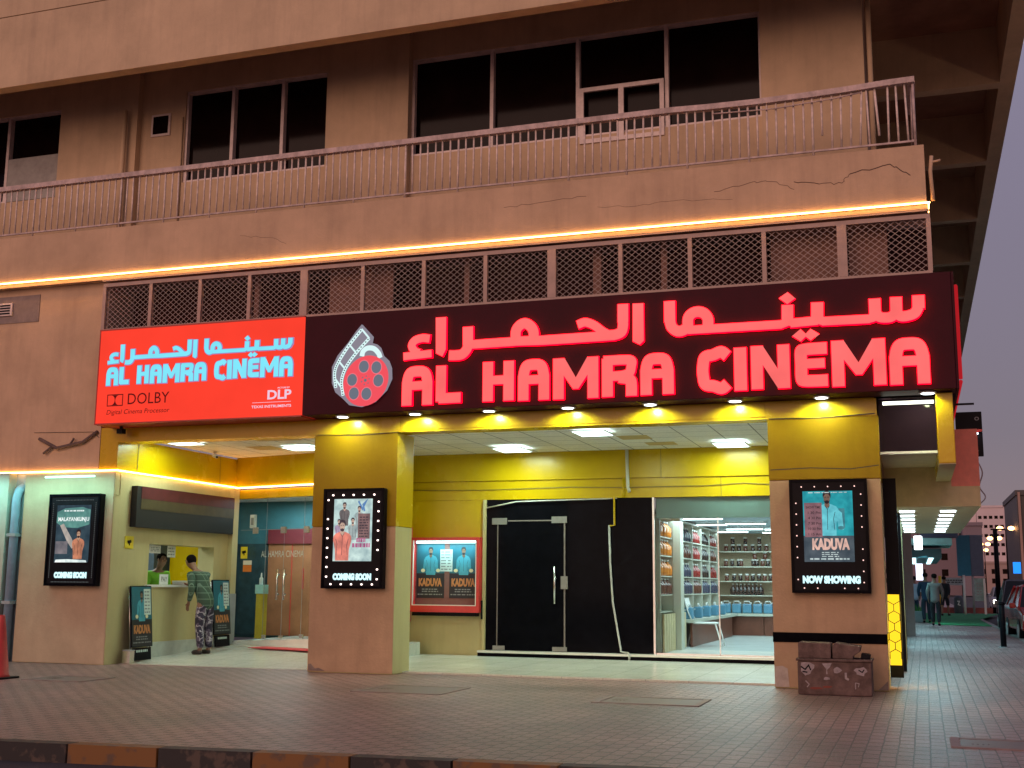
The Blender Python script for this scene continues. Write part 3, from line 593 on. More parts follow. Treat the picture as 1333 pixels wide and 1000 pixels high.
for k in range(6): g.disc((1.257+.075*math.cos(k*1.047+.3), .565+.075*math.sin(k*1.047+.3)), .013, .013, .05, .069, 6)
g.use(2)
for x, y in [(1.222, .811), (1.463, .786), (1.507, .551), (1.002, .585), (1.044, .341), (1.284, .325)]: g.disc((x, y), .106, .12, .05, .0675, 20)
g.build('film_reel', [EMR, EMH, glow('emblem_pink', (1, .22, .27), .9)], e, off=EO)
# return of the sign along the side street
EDGEGLOW = glow('letter_edge_glow', (.75, .02, .03), .55)  # glowing tubes stand in for the red lit letter edges
t = thing('side_sign', 'black sign return round the corner with red lit edge facing the side street', 'sign', (.78, 21.5, 4.49))
G().box(.705, .74, 18.76, 24.5, 4.49, 6.29).build('sign_box', SIGNB, t)
for a in [(4.62, 4.66), (6.1, 6.14)]: G().tube([(.77, 18.95, a[0]), (.77, 24.3, a[0])], .03).build('letter_edge_tube', EDGEGLOW, t)
for y in (18.95, 24.3): G().tube([(.77, y, 4.66), (.77, y, 6.1)], .03).build('letter_edge_tube', EDGEGLOW, t)
G().box(.705, 1.02, 20.6, 20.64, 4.50, 4.53).build('bracket', BLKM, t)
# red lightbox
S2 = thing('red_lightbox', 'red backlit sign with pale blue lettering above the ticket foyer', 'sign', (-12.4, 18.75, 4.49))
G().box(-14.64, -10.262, 18.75, 19.29, 4.495, 6.285).build('light_panel', SRED, S2)
g = G().box(-14.66, -14.641, 18.74, 19.29, 4.48, 6.30).box(-14.66, -10.262, 18.735, 19.29, 6.286, 6.31).box(-14.66, -10.262, 18.735, 19.29, 4.47, 4.494); g.build('box_trim', mat('red_trim', (.4, .03, .02), .4), S2)
lettering(S2, facade(-10.25, 18.75, 4.49), None, (-4.185-1.962*.4606, .725-.09*.513, .4606, .513), LCY, LVIO, .03, .014)
fr = facade(-10.25, 18.75, 4.49)
DK = glow('print_dark', (.10, .008, .008), .9); PW = glow('print_white', (.85, .6, .75), 1.0)
g = G().frame(fr).pan(-4.154, -3.80, .535, .552, .001, .006).pan(-4.154, -3.80, .325, .342, .001, .006).pan(-4.154, -4.14, .342, .535, .001, .006).pan(-3.815, -3.80, .342, .535, .001, .006)
def halfd(cx, sgn):
    return [(cx, .35)]+[(cx+sgn*.115*math.sin(math.pi*k/10), .4385-.0885*math.cos(math.pi*k/10)) for k in range(11)]+[(cx, .527)]
left = [(-4.135, .345), (-4.06, .345)] + [(-4.06+.07*math.sin(math.pi*k/10), .4385-.0935*math.cos(math.pi*k/10)) for k in range(11)] + [(-4.135, .532)]
# bow-tie centre of the mark: the field between two half discs
bow = [(-4.06, .532)]+[(-4.06+.078*math.sin(math.pi*k/12), .4385+.0935*math.cos(math.pi*k/12)) for k in range(13)]+[(-4.06, .345), (-3.895, .345)]+[(-3.895-.078*math.sin(math.pi*k/12), .4385-.0935*math.cos(math.pi*k/12)) for k in range(13)]+[(-3.895, .532)]
g.prism(bow, .001, .0055)
g.text('DOLBY', -3.69, -2.78, .345, .555, .006).text('Digital Cinema Processor', -4.15, -2.76, .14, .255, .006, shear=.2)
g.build('printed_lettering', DK, S2)
g = G().frame(fr).text('DLP', -.71, -.225, .315, .485, .006, bold=.03).text('TEXAS INSTRUMENTS', -1.03, -.22, .165, .215, .006, bold=.02).text('PICTURE BY', -.506, -.26, .505, .535, .006, bold=.02).pan(-1.016, -.23, .262, .269, .001, .005)
g.build('printed_lettering', PW, S2)

# ------------------------------------------------------------------ wire grille frieze
t = thing('wire_grille', 'long row of diamond wire mesh panels in tan frames above the two sign boards', 'grille', (-7, 19.2, 6.35))
mu = [-14.95, -13.879, -12.77, -11.693, -10.536, -9.337, -8.134, -6.958, -5.738, -4.521, -3.336, -2.119, -.888, .43]
thick = {4, 8, 12}
g = G().box(mu[0]-.03, mu[-1]+.03, 19.16, 19.24, 7.28, 7.35).box(mu[0]-.03, mu[-1]+.03, 19.16, 19.24, 6.33, 6.43)
g.box(mu[0]-.03, mu[-1]+.03, 19.12, 19.15, 7.385, 7.41)
for i, x in enumerate(mu):
    w = .075 if i in thick else .035
    g.box(x-w, x+w, 19.157 if i in thick else 19.163, 19.243, 6.431, 7.279)
g.build('frame', MESHF, t)
for i in range(13):
    x0, x1 = mu[i]+.04, mu[i+1]-.04; z0, z1 = 6.43, 7.28; h = z1-z0; g = G().frame(facade(0, 19.21, 0)); p = .125; sl = .8
    for sgn in (1, -1):
        c = x0-h/sl-.1
        while c < x1+h/sl+.1:
            a = [c, z0]; b_ = [c+sgn*h/sl, z1]
            # clip to the panel
            ts = [0, 1]
            dx = b_[0]-a[0]
            lo, hi = sorted(((x0-a[0])/dx, (x1-a[0])/dx)); lo = max(lo, 0); hi = min(hi, 1)
            if hi > lo+.01:
                q = [(a[0]+dx*tt, a[1]+h*tt) for tt in (lo, hi)]
                g.stroke(q, .0075, (.0 if sgn > 0 else .003), (.003 if sgn > 0 else .006))
            c += p
    g.build('wire_mesh', WIRE, t)

# ------------------------------------------------------------------ balcony railing
t = thing('balcony_railing', 'long weathered metal balcony railing with flat top rail and thin upright bars', 'railing', (-8, 19.16, 8.48))
g = G(); xs = [-40, -3.6, -3.0, -2.2, -1.4, -.7, -.1, .33]; dz = [0, 0, -.02, -.03, -.02, .0, .03, .04]
def topz(x):
    for i in range(len(xs)-1):
        if xs[i] <= x <= xs[i+1]: return 9.50+dz[i]+(dz[i+1]-dz[i])*(x-xs[i])/(xs[i+1]-xs[i])
    return 9.5
for i in range(len(xs)-1):
    a, b_ = xs[i], xs[i+1]; za, zb = 9.5+dz[i], 9.5+dz[i+1]
    g.add([(a, 19.10, za), (b_, 19.10, zb), (b_, 19.22, zb), (a, 19.22, za), (a, 19.10, za+.095), (b_, 19.10, zb+.095), (b_, 19.22, zb+.095), (a, 19.22, za+.095)], [(3,2,1,0),(4,5,6,7),(0,1,5,4),(1,2,6,5),(2,3,7,6),(3,0,4,7)])
g.box(.22, .34, 19.23, 20.55, 9.55, 9.61)
g.build('top_rail', RAILM, t)
G().box(-40, .32, 19.145, 19.175, 8.55, 8.58).box(.25, .28, 19.2, 20.55, 8.58, 8.61).tube([(-2.9, 19.13, 9.4), (-1.9, 19.12, 9.36), (-.9, 19.12, 9.42), (-.5, 19.13, 9.47)], .012).build('bottom_rail', RAILM, t)
n = 0; x = .2; rest = G(); random.seed(3)
while x > -20:
    post = n % 7 == 3
    lean = random.uniform(-.012, .012) if x < -1 else random.uniform(-.05, .05)
    w = .017 if not post else .02
    zb = 8.57 if not post else 8.465
    g = G() if n < 99 else rest
    short = .25 if n in (3, 9) else 0
    g.tube([(x, 19.16, zb+short), (x+lean, 19.16, topz(x))], w, 6)
    if n < 99: g.build('baluster', RAILB, t)
    x -= .148+random.uniform(-.006, .006); n += 1
tag(rest.build('baluster_run', RAILB, t), kind='stuff')
G().tube([(.3, 19.16, 8.45), (.3, 19.16, 9.52)], .022, 8).tube([(.26, 19.3, 8.6), (.27, 19.3, 9.55)], .012).tube([(.26, 19.6, 8.6), (.27, 19.6, 9.55)], .012).tube([(.26, 20.0, 8.6), (.27, 20.0, 9.55)], .012).build('corner_post', RAILM, t)

# ------------------------------------------------------------------ LED lines
g = G().box(-40, .47, 19.07, 19.096, 7.497, 7.517).box(.44, .46, 19.1, 19.6, 7.497, 7.517)
single(g, 'light_strip', LEDO, 'glowing orange light line along the bottom of the balcony slab', 'light strip', (-8, 19.1, 7.46), 'orange light lines')
g = G().box(-40, -14.52, 19.125 if False else 19.27, 19.295, 3.645, 3.672).box(-14.505, -14.48, 19.27, 23.62, 3.645, 3.672).frame(FB).pan(.03, L0, 3.635, 3.662, 0.004, .03)
single(g, 'light_strip', LEDO, 'glowing orange light line at head height running round the ticket wall into the foyer', 'light strip', (-14.5, 19.3, 3.645), 'orange light lines')
g = G().tube([(-16.1, 19.23, 3.55), (-14.95, 19.23, 3.55)], .018)
single(g, 'tube_lamp', glow('tube_soft', (.5, 1, .9), 3), 'short cyan tube lamp on the wall above the left lit poster frame', 'lamp', (-15.5, 19.23, 3.55))
lamp('AREA', 'tube_glow', (-15.6, 18.8, 3.5), 20, (.3, 1, .85), 2.2, (R(20), 0, 0), .2)
lamp('AREA', 'tube_glow', (-18.2, 18.7, 3.5), 26, (.3, .95, .9), 2.4, (R(20), 0, 0), .08)

# ------------------------------------------------------------------ ceiling panels and downlights
def cpanel(x, y, z, sx, sy, label, pw):
    t = thing('ceiling_light', label, 'ceiling light', (x, y, z), 'square ceiling light panels')
    G().box(x-sx/2, x+sx/2, y-sy/2, y+sy/2, z-.012, z).build('diffuser', PANELW, t)
    g = G(); e_ = .035
    g.box(x-sx/2-e_, x+sx/2+e_, y-sy/2-e_, y-sy/2-.002, z-.018, z).box(x-sx/2-e_, x+sx/2+e_, y+sy/2+.002, y+sy/2+e_, z-.018, z).box(x-sx/2-e_, x-sx/2-.002, y-sy/2-.001, y+sy/2+.001, z-.018, z).box(x+sx/2+.002, x+sx/2+e_, y-sy/2-.001, y+sy/2+.001, z-.018, z)
    g.build('frame', WHITE, t)
    lamp('AREA', 'panel_glow', (x, y, z-.03), pw, (.74, 1, .78), sx, (0, 0, 0), sy)
PWR = 48
cpanel(-7.95, 23.7, 4.35, .62, .8, 'square ceiling light nearest the film poster case in the portico', PWR)
cpanel(-5.6, 21.4, 4.35, .6, .8, 'square ceiling light nearest the sign in the middle of the portico', PWR)
cpanel(-3.4, 23.9, 4.35, .62, .8, 'square ceiling light above the lit shop window', PWR)
cpanel(-13.8, 20.3, 4.3, .62, .85, 'square ceiling light above the ticket window side of the foyer', PWR*.55)
cpanel(-11.95, 21.9, 4.3, .62, .6, 'ceiling light half hidden by the middle column', PWR*.3)
DLN = ['above the middle column beside the film emblem', 'under the first two red letters', 'under the gap before the red letter H', 'under the red letter M of the second word', 'under the last red letter of the second word', 'under the red letters I and N', 'above the right column under the red letter M', 'at the right end of the sign by the yellow edge beam']
dl0 = None
for i, (x, y) in enumerate([(-9.56, 18.98), (-8.17, 19.0), (-6.80, 19.0), (-5.4, 19.0), (-4.0, 19.0), (-2.62, 19.0), (-1.28, 19.0), (.29, 18.98)]):
    lb = 'round white downlight '+DLN[i]
    if dl0 is None:
        dl0 = thing('downlight', lb, 'downlight', (x, y, 4.488), 'downlights under the black sign')
        G()._lathe((x, y, 4.467), [(.125, .02), (.13, 0), (.1, -.003)], 20).build('housing', WHITE, dl0)
        G()._lathe((x, y, 4.463), [(.095, .002), (.095, -.004)], 20).build('lens', glow('downlight_lens', (.9, .98, 1), 9), dl0)
    else: copy_tree(dl0, (x, y, 4.488), label=lb)
    lamp('SPOT', 'downlight_beam', (x, y-.02, 4.45), 54, (.85, 1, .55), .04, (R(20), 0, 0), spot=150, blend=.5)

# ------------------------------------------------------------------ lit poster frames with marquee bulbs
def lit(c, s=1.0): return mottled('print_%02x%02x%02x' % tuple(int(v*255) for v in c), c, s)
def mottled(name, c, s):
    if name in MATS: return MATS[name]
    m = bpy.data.materials.new(name); n, N, L = nt(m)
    out = N.new('ShaderNodeOutputMaterial'); e = N.new('ShaderNodeEmission'); e.inputs[1].default_value = s; L.new(e.outputs[0], out.inputs[0])
    tc = N.new('ShaderNodeTexCoord'); nz = N.new('ShaderNodeTexNoise'); nz.inputs['Scale'].default_value = 7; nz.inputs['Detail'].default_value = 5; nz.inputs['Distortion'].default_value = .2
    L.new(tc.outputs['Object'], nz.inputs['Vector'])
    cr = N.new('ShaderNodeValToRGB'); L.new(nz.outputs['Fac'], cr.inputs[0]); el = cr.color_ramp.elements
    el[0].position = .3; el[0].color = (c[0]*.6, c[1]*.65, c[2]*.7, 1); el[1].position = .7; el[1].color = (min(1, c[0]*1.4), min(1, c[1]*1.35), min(1, c[2]*1.3), 1)
    e3 = el.new(.5); e3.color = (*c, 1); L.new(cr.outputs[0], e.inputs[0]); MATS[name] = m; return m
FD = [(-15.3, 'left'), (-9.375, 'mid'), (-1.245, 'right')]
def pframe(xc, label, word, bulbs):
    t = thing('poster_lightbox', label, 'poster frame', (xc, 19.3, 1.44), 'lit black poster frames on the piers')
    fr = facade(xc, 19.3, 0)
    W, Z0, Z1 = .588, 1.455, 3.205
    G().frame(fr).pan(-W, W, Z0, Z1, .004, .15).build('case', BLKM, t, bevel=.012)
    g = G().frame(fr); e_ = .045
    g.pan(-W, W, Z0, Z0+e_, .152, .17).pan(-W, W, Z1-e_, Z1, .152, .17).pan(-W, -W+e_, Z0+e_, Z1-e_, .152, .17).pan(W-e_, W, Z0+e_, Z1-e_, .152, .17)
    g.build('rim', BLK, t)
    G().frame(fr).text(word, -.36 if 'C' in word else -.42, .38 if 'C' in word else .44, 1.60, 1.72, .158, .168, bold=.075).build('lettering', glow('marquee_white', (.62, .95, 1), 1.3), t)
    pts = []
    for k in range(5): pts.append((-.4+k*.2, 3.09)); pts.append((-.4+k*.2, 1.53))
    for k in range(9): pts.append((-.49, 1.66+k*.168)); pts.append((.49, 1.62+k*.168))
    for i, (u, v) in enumerate(pts):
        if bulbs == 'small':
            continue
        if bulbs == 'warm' and i % 7 == 5: continue
        if bulbs == 'full' and i in (15, 24): continue
        G().frame(fr).disc((u, v), .010 if bulbs == 'warm' else .0155, .010 if bulbs == 'warm' else .0155, .151, .172, 10).build('bulb', glow('bulb_pink', (1, .62, .55), 1.6) if bulbs == 'warm' else BULB, t)
    if bulbs == 'small':
        g = G().frame(fr)
        for k in range(26): g.disc((-.42+k*.0336, 3.085), .006, .006, .151, .158, 5)
        for k in range(26): g.disc((-.42+k*.0336, 1.53), .006, .006, .151, .158, 5)
        for k in range(38): g.disc((-.49, 1.62+k*.038), .006, .006, .151, .158, 5); g.disc((.49, 1.62+k*.038), .006, .006, .151, .158, 5)
        g.build('bulb_row', glow('bulb_dim', (.4, .45, .45), .5), t)
    return t, fr
def sheet(t, fr, u0, u1, v0, v1, n, m): return G().frame(fr).pan(u0, u1, v0, v1, n-.004, n).build('poster', m, t)
def figure(g, cx, z0, s, n, arms='down'):   # head and shoulders printed on a poster, flat
    P = lambda pts: [(cx+x*s, z0+z*s) for x, z in pts]
    g.use(0).prism(P([(-.13, 0), (-.14, .2), (-.185, .38), (-.175, .45), (-.14, .49), (-.055, .53), (.06, .53), (.15, .49), (.185, .44), (.19, .36), (.145, .2), (.14, 0)]), n, n+.0012)
    g.use(1).prism(P([(-.04, .5), (-.035, .6), (.035, .6), (.045, .5), (0, .46)]), n, n+.0016)
    g.prism(P([(-.052, .66), (-.05, .6), (-.03, .555), (0, .54), (.03, .555), (.05, .6), (.054, .66), (.04, .72), (-.035, .72)]), n, n+.0018)
    g.use(2).prism(P([(-.06, .62), (-.066, .69), (-.05, .735), (0, .755), (.05, .74), (.068, .69), (.06, .62), (.052, .66), (.03, .695), (-.02, .70), (-.05, .665)]), n, n+.0024)
    g.prism(P([(-.05, .6), (-.035, .55), (0, .53), (.035, .55), (.05, .6), (.03, .575), (.018, .592), (-.018, .592), (-.03, .575)]), n, n+.0026)
    g.prism(P([(-.035, .65), (-.01, .652), (-.01, .643), (-.035, .64)]), n, n+.0028).prism(P([(.035, .65), (.01, .652), (.01, .643), (.035, .64)]), n, n+.0028)
    for q in [[(-.03, .5), (.005, .44), (.0, .1)], [(-.13, .4), (-.1, .3), (-.115, .1)], [(.13, .4), (.1, .28), (.115, .1)], [(.04, .5), (.005, .44)]]:
        g.stroke(P(q), .008*s, n, n+.002)
def lines(g, u0, u1, v0, v1, n, rows, cols_, h=.5):
    random.seed(rows*7+cols_)
    for r in range(rows):
        vv = v0+(v1-v0)*(r+.25)/rows; x = u0
        while x < u1-.01:
            w = random.uniform(.4, 1.3)*(u1-u0)/cols_; w = min(w, u1-x)
            g.pan(x, x+w*.75, vv, vv+(v1-v0)/rows*h, n, n+.001); x += w
t, fr = pframe(-15.3, 'lit black poster frame on the far left pier showing a man in an orange shirt', 'COMING SOON', 'small')
sheet(t, fr, -.39, .39, 1.9, 2.99, .158, lit((.035, .06, .08)))
g = G().frame(fr).use(0).prism([(-.38, 2.86), (-.2, 2.93), (.2, 2.95), (.38, 2.90), (.37, 2.62), (.1, 2.55), (-.25, 2.57), (-.39, 2.66)], .158, .1592)
g.use(1).text('MALAYANKUNJU', -.35, .36, 2.66, 2.76, .1605, bold=.04)
lines(g, -.22, .24, 2.86, 2.89, .1605, 1, 6, .9)
b0 = len(g.mi); figure(g, .14, 1.96, .75, .159); g.mi[b0:] = [{0: 5, 1: 6, 2: 2}[m] for m in g.mi[b0:]]
g.use(0); g.use(3).prism([(-.3, 2.6), (-.22, 2.64), (-.02, 2.36), (.08, 2.2), (.0, 2.16), (-.12, 2.3)], .158, .1595)
g.use(4).pan(-.38, -.1, 2.06, 2.3, .158, .1596); g.use(1).prism([(-.37, 1.9), (.36, 1.9), (.34, 1.94), (-.1, 1.96), (-.35, 1.95)], .158, .1612)
g.build('poster_print', [lit((.12, .3, .27), .9), lit((.75, .85, .82), 1.1), lit((.04, .02, .02)), lit((.45, .4, .36), .9), lit((.22, .2, .22), .8), lit((.55, .22, .13), .9), lit((.5, .3, .2), .9)], t)
t, fr = pframe(-9.375, 'lit black poster frame on the middle column showing a pale group portrait poster', 'COMING SOON', 'full')
sheet(t, fr, -.375, .37, 1.93, 3.02, .158, lit((.50, .66, .64), 1.0))
random.seed(5)
g = G().frame(fr)
for (u, v, s, cc) in [(-.17, 2.55, .55, 0), (.12, 2.52, .5, 3), (-.27, 2.33, .45, 4), (.0, 2.3, .52, 3)]:
    b0 = len(g.mi); figure(g, u, v, s, .159+.003*s); g.mi[b0:] = [{0: cc, 1: 1, 2: 2}[m] for m in g.mi[b0:]]
b0 = len(g.mi); figure(g, -.2, 1.94, .95, .163); g.mi[b0:] = [{0: 5, 1: 1, 2: 2}[m] for m in g.mi[b0:]]
g.use(6).pan(.1, .33, 2.32, 2.76, .158, .1635); g.use(2); lines(g, .13, .31, 2.34, 2.72, .1637, 8, 3, .45)
g.use(7); lines(g, .08, .26, 2.24, 2.32, .164, 1, 4, .9); lines(g, .0, .35, 2.15, 2.23, .164, 1, 8, .9)
g.use(8).stroke([(.1, 2.98), (.18, 2.84), (.26, 2.99), (.19, 2.92), (.22, 2.8)], .03, .158, .162)
g.build('poster_print', [lit((.16, .14, .14)), lit((.55, .38, .30)), lit((.07, .05, .06)), lit((.35, .42, .42)), lit((.4, .3, .42)), lit((.7, .22, .17)), lit((.22, .13, .13)), lit((.45, .12, .25)), lit((.12, .25, .5))], t)
t, fr = pframe(-1.245, 'lit black poster frame on the right column, blue poster with show times', 'NOW SHOWING', 'warm')
sheet(t, fr, -.385, .365, 1.93, 3.02, .158, lit((.03, .36, .42), .9))
g = G().frame(fr).use(3).pan(-.385, .365, 1.93, 2.33, .158, .1588)
b0 = len(g.mi); figure(g, -.02, 2.33, .92, .159); g.mi[b0:] = [{0: 0, 1: 1, 2: 2}[m] for m in g.mi[b0:]]
g.use(0).prism([(.12, 2.75), (.2, 2.68), (.22, 2.42), (.15, 2.42), (.12, 2.6)], .158, .1605)
g.use(4).pan(-.365, -.1, 2.31, 2.84, .158, .1625)
g.use(2)
for i, tx in enumerate(['SHOW TIME', '1 30 Pm', '4 30 Pm', '7 30 Pm', '10 30 Pm', '1 15 Am']): g.text(tx, -.34+(.03 if i else 0), -.12, 2.75-i*.083, 2.79-i*.083+(.0), .164, bold=.01)
g.use(5).text('KADUVA', -.26, .3, 2.11, 2.29, .1645, bold=.06)
g.use(6); lines(g, -.12, .14, 2.0, 2.09, .1625, 3, 3, .4); lines(g, -.3, .3, 1.955, 1.985, .1625, 1, 6, .8); lines(g, -.3, .3, 2.985, 3.005, .1625, 1, 8, .7)
g.use(7).disc((.18, 2.45), .05, .03, .158, .161, 12).prism([(.15, 2.75), (.24, 2.75), (.24, 2.45), (.15, 2.45)], .158, .1598)
g.build('poster_print', [lit((.13, .52, .60)), lit((.2, .12, .09)), lit((.03, .02, .025)), lit((.07, .09, .11)), lit((.24, .12, .14)), lit((.78, .48, .40)), lit((.5, .6, .6)), lit((.06, .2, .24))], t)

# ------------------------------------------------------------------ red poster case by the black door
t = thing('poster_case', 'red glazed wall case with two matching film posters under a white tube', 'poster case', (-9.7, 24.81, .88))
fr = facade(0, 24.8, 0)
G().frame(fr).pan(-10.66, -10.56, .94, 2.56, .0, .22).pan(-9.05, -8.985, .94, 2.56, 0, .22).pan(-10.56, -9.05, 2.50, 2.56, 0, .22).pan(-10.56, -9.05, .94, 1.08, 0, .22).build('case', REDP, t)
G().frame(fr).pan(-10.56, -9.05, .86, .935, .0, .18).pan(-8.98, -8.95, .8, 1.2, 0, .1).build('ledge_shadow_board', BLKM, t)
G().frame(fr).pan(-10.56, -10.535, 1.08, 2.50, .19, .215).pan(-9.075, -9.05, 1.08, 2.50, .19, .215).pan(-10.535, -9.075, 1.08, 1.10, .19, .215).build('inner_trim', WHITE, t)
G().frame(fr).pan(-10.56, -9.05, 1.08, 2.5, .0, .02).build('backing', mat('case_backing', (.2, .09, .08), .6), t)
G().frame(fr).tube([(-10.5, 2.46, .14), (-9.1, 2.46, .14)], .022).build('tube', glow('case_tube', (.6, 1, 1), 8), t)
lamp('AREA', 'case_glow', (-9.8, 24.62, 2.42), 9, (.5, .95, 1), 1.35, (0, 0, 0), .08)
PB = [mat('print_blue', (.05, .3, .4), .5), mat('print_skin', (.2, .11, .07), .5), mat('print_black', (.012, .014, .02), .5), mat('print_orange', (.5, .2, .07), .5), mat('ink_white', (.5, .6, .58), .5, spec=.1), mat('print_teal', (.01, .12, .17), .5), mat('print_glow', (.65, .6, .35), .5), mat('print_grey', (.2, .22, .23), .5)]
def filmposter(root, fr, cx, z0, w, h, n, times=None):
    g = G().frame(fr).use(2).pan(cx-w/2, cx+w/2, z0, z0+h, n-.003, n)
    g.use(5).pan(cx-w/2, cx+w/2, z0+h*.45, z0+h, n, n+.0008)
    b0 = len(g.mi); figure(g, cx, z0+h*.42, h*.68, n+.001); g.mi[b0:] = [{0: 0, 1: 1, 2: 2}[m] for m in g.mi[b0:]]
    for s_ in (-1, 1):
        g.use(0).prism([(cx+s_*.09*h, z0+h*.73), (cx+s_*.135*h, z0+h*.70), (cx+s_*.15*h, z0+h*.52), (cx+s_*.11*h, z0+h*.52)], n+.0005, n+.003)
        g.use(6).disc((cx+s_*.15*h, z0+h*.5), .04*h, .033*h, n+.001, n+.0036, 12)
    g.use(3).text('KADUVA', cx-w*.42, cx+w*.42, z0+h*.21, z0+h*.36, n+.0038, bold=.06)
    g.use(7); lines(g, cx-w*.3, cx+w*.3, z0+h*.1, z0+h*.18, n+.001, 2, 4, .5); lines(g, cx-w*.45, cx+w*.45, z0+h*.05, z0+h*.075, n+.001, 1, 6, .8)
    if times: 
        a, b_, c1, d1 = times; g.use(4).pan(a, b_, c1, d1, n, n+.005); g.use(7); lines(g, a+.02, b_-.02, c1+.02, d1-.02, n+.0052, 7, 2, .4)
    g.build('poster', PB, root)
filmposter(t, fr, -10.2, 1.24, .66, 1.2, .026, (-9.97, -9.68, 1.82, 2.3))
filmposter(t, fr, -9.42, 1.24, .66, 1.2, .026)
tag(single(G().frame(fr).pan(-10.93, -10.665, .72, 2.80, -.02, .3), 'wall_box', REDP, 'tall narrow red box on the wall left of the film poster case', 'wall box', (-10.8, 24.8, .72), bevel=.01))

# ------------------------------------------------------------------ ticket wall: dark board, stands, stickers
SWF = sidewall(-14.52, 0, 0)
t = thing('menu_board', 'wide dark board with faded red and olive bands above the ticket window', 'board', (-14.5, 21.7, 2.57))
G().frame(SWF).pan(19.82, 23.36, 2.60, 3.40, .002, .14).build('board', mat('board_slate', (.02, .022, .024), .5, spec=.2), t)
G().frame(SWF).pan(19.95, 23.36, 3.16, 3.40, .14, .146).build('red_band', mat('board_maroon', (.085, .018, .022), .5, var=.25, spec=.2), t)
G().frame(SWF).pan(19.95, 23.36, 2.95, 3.155, .14, .1455).build('olive_band', mat('board_olive', (.07, .055, .028), .5, var=.25, spec=.2), t)
def aboard(y, label, flip):
    t = thing('poster_stand', label, 'poster stand', (-14.25, y, floor_z(y)), 'film poster stands by the ticket window')
    z0 = floor_z(y)+.0; fr = (Vector((-14.28, y, z0+.02)), Vector((-.05, 1, 0)).normalized(), Vector((-.09, 0, 1)).normalized(), Vector((1, 0, .09)).normalized())
    G().frame(fr).pan(-.36, .36, .25, 1.42, -.03, .0).build('panel', BLKM, t)
    filmposter(t, fr, 0, .26, .68, 1.14, .004, (.08, .31, .86, 1.36))
    g = G().frame(fr).pan(-.31, .31, .0, .235, -.03, -.004); g.build('foot_board', BLKM, t)
    g = G().frame(fr); lines(g, -.2, .2, .14, .19, -.003, 1, 5, .9); g.build('print', PB[4], t)
    G().frame(fr).tube([(-.33, .0, -.05), (-.33, 1.4, -.05)], .015).tube([(.33, .0, -.05), (.33, 1.4, -.05)], .015).build('frame', STEEL, t)
aboard(20.15, 'film poster stand left of the ticket window beside a small steel bin', 0)
aboard(23.0, 'film poster stand behind the man in the green checked shirt', 1)
t = thing('small_bin', 'small square steel bin at the foot of the left poster stand', 'bin', (-14.3, 19.72, 0))
G().box(-14.38, -14.22, 19.66, 19.8, .012, .24).build('body', STEEL, t); G().box(-14.39, -14.21, 19.65, 19.81, .242, .262).build('rim', GREY, t)
def sticker(fr, u, v, label, w=.27, h=.24):
    t = thing('warning_sticker', label, 'sticker', fr[0]+fr[1]*u+fr[2]*v+fr[3]*.01)
    G().frame(fr).pan(u-w/2, u+w/2, v-h/2, v+h/2, .003, .012).build('plate', mat('sticker_yellow', (.75, .6, .02), .5, var=.03), t)
    G().frame(fr).prism([(u-.07, v+.03), (u+.05, v+.05), (u+.07, v), (u-.04, v-.03)], .012, .015).pan(u-.01, u+.02, v-.06, v-.01, .012, .0148).build('camera_pictogram', BLKM, t)
sticker(SWF, 19.83, 2.3, 'yellow camera warning sticker on the ticket wall below the dark board')
sticker(FB, .36, 2.2, 'yellow camera warning sticker on the entrance glass', .2, .26)
t = thing('notice_sticker', 'small orange and white notice on the entrance glass', 'sticker', FB[0]+FB[1]*.36+FB[2]*1.9)
G().frame(FB).pan(.24, .5, 1.78, 1.93, -.1, -.094).build('orange_part', mat('orange_print', (.7, .2, .03), .5), t); G().frame(FB).pan(.24, .5, 1.935, 2.03, -.1, -.094).build('white_part', WHITE, t)
t = thing('wall_phone', 'white entry phone panel behind the entrance glass', 'panel', FB[0]+FB[1]*.42+FB[2]*2.9)
G().frame(FB).pan(.35, .5, 2.75, 3.05, -.2, -.14).build('panel', WHITE, t); G().frame(FB).pan(.385, .465, 2.82, 2.98, -.14, -.135).build('speaker_slots', GREY, t)
t = thing('sanitiser_stand', 'yellow hand sanitiser stand with a pale pump bottle inside the entrance glass', 'stand', FB[0]+FB[1]*.45+FB[2]*.3-FB[3]*.45)
G().frame(FB).pan(.38, .58, .32, 1.3, -.55, -.4).build('post', mat('stand_yellow', (.55, .4, .03), .5), t)
G().frame(FB).pan(.36, .6, 1.3, 1.5, -.55, -.38).build('tray', mat('tray_blue', (.4, .7, .7), .4), t)
G()._lathe(tuple(FB[0]+FB[1]*.46+FB[2]*1.5-FB[3]*.46), [(.045, 0), (.045, .14), (.02, .17), (.012, .26)], 10).build('bottle', WHITE, t)
single(G().prism([(-13.4, 22.55), (-11.4, 21.95), (-11.2, 22.5), (-13.3, 23.1)], .19, .2), 'door_mat', mat('red_mat', (.5, .05, .06), .9, var=.2), 'red mat on the ramp in front of the glass entrance', 'mat', (-12.3, 22.5, .19))
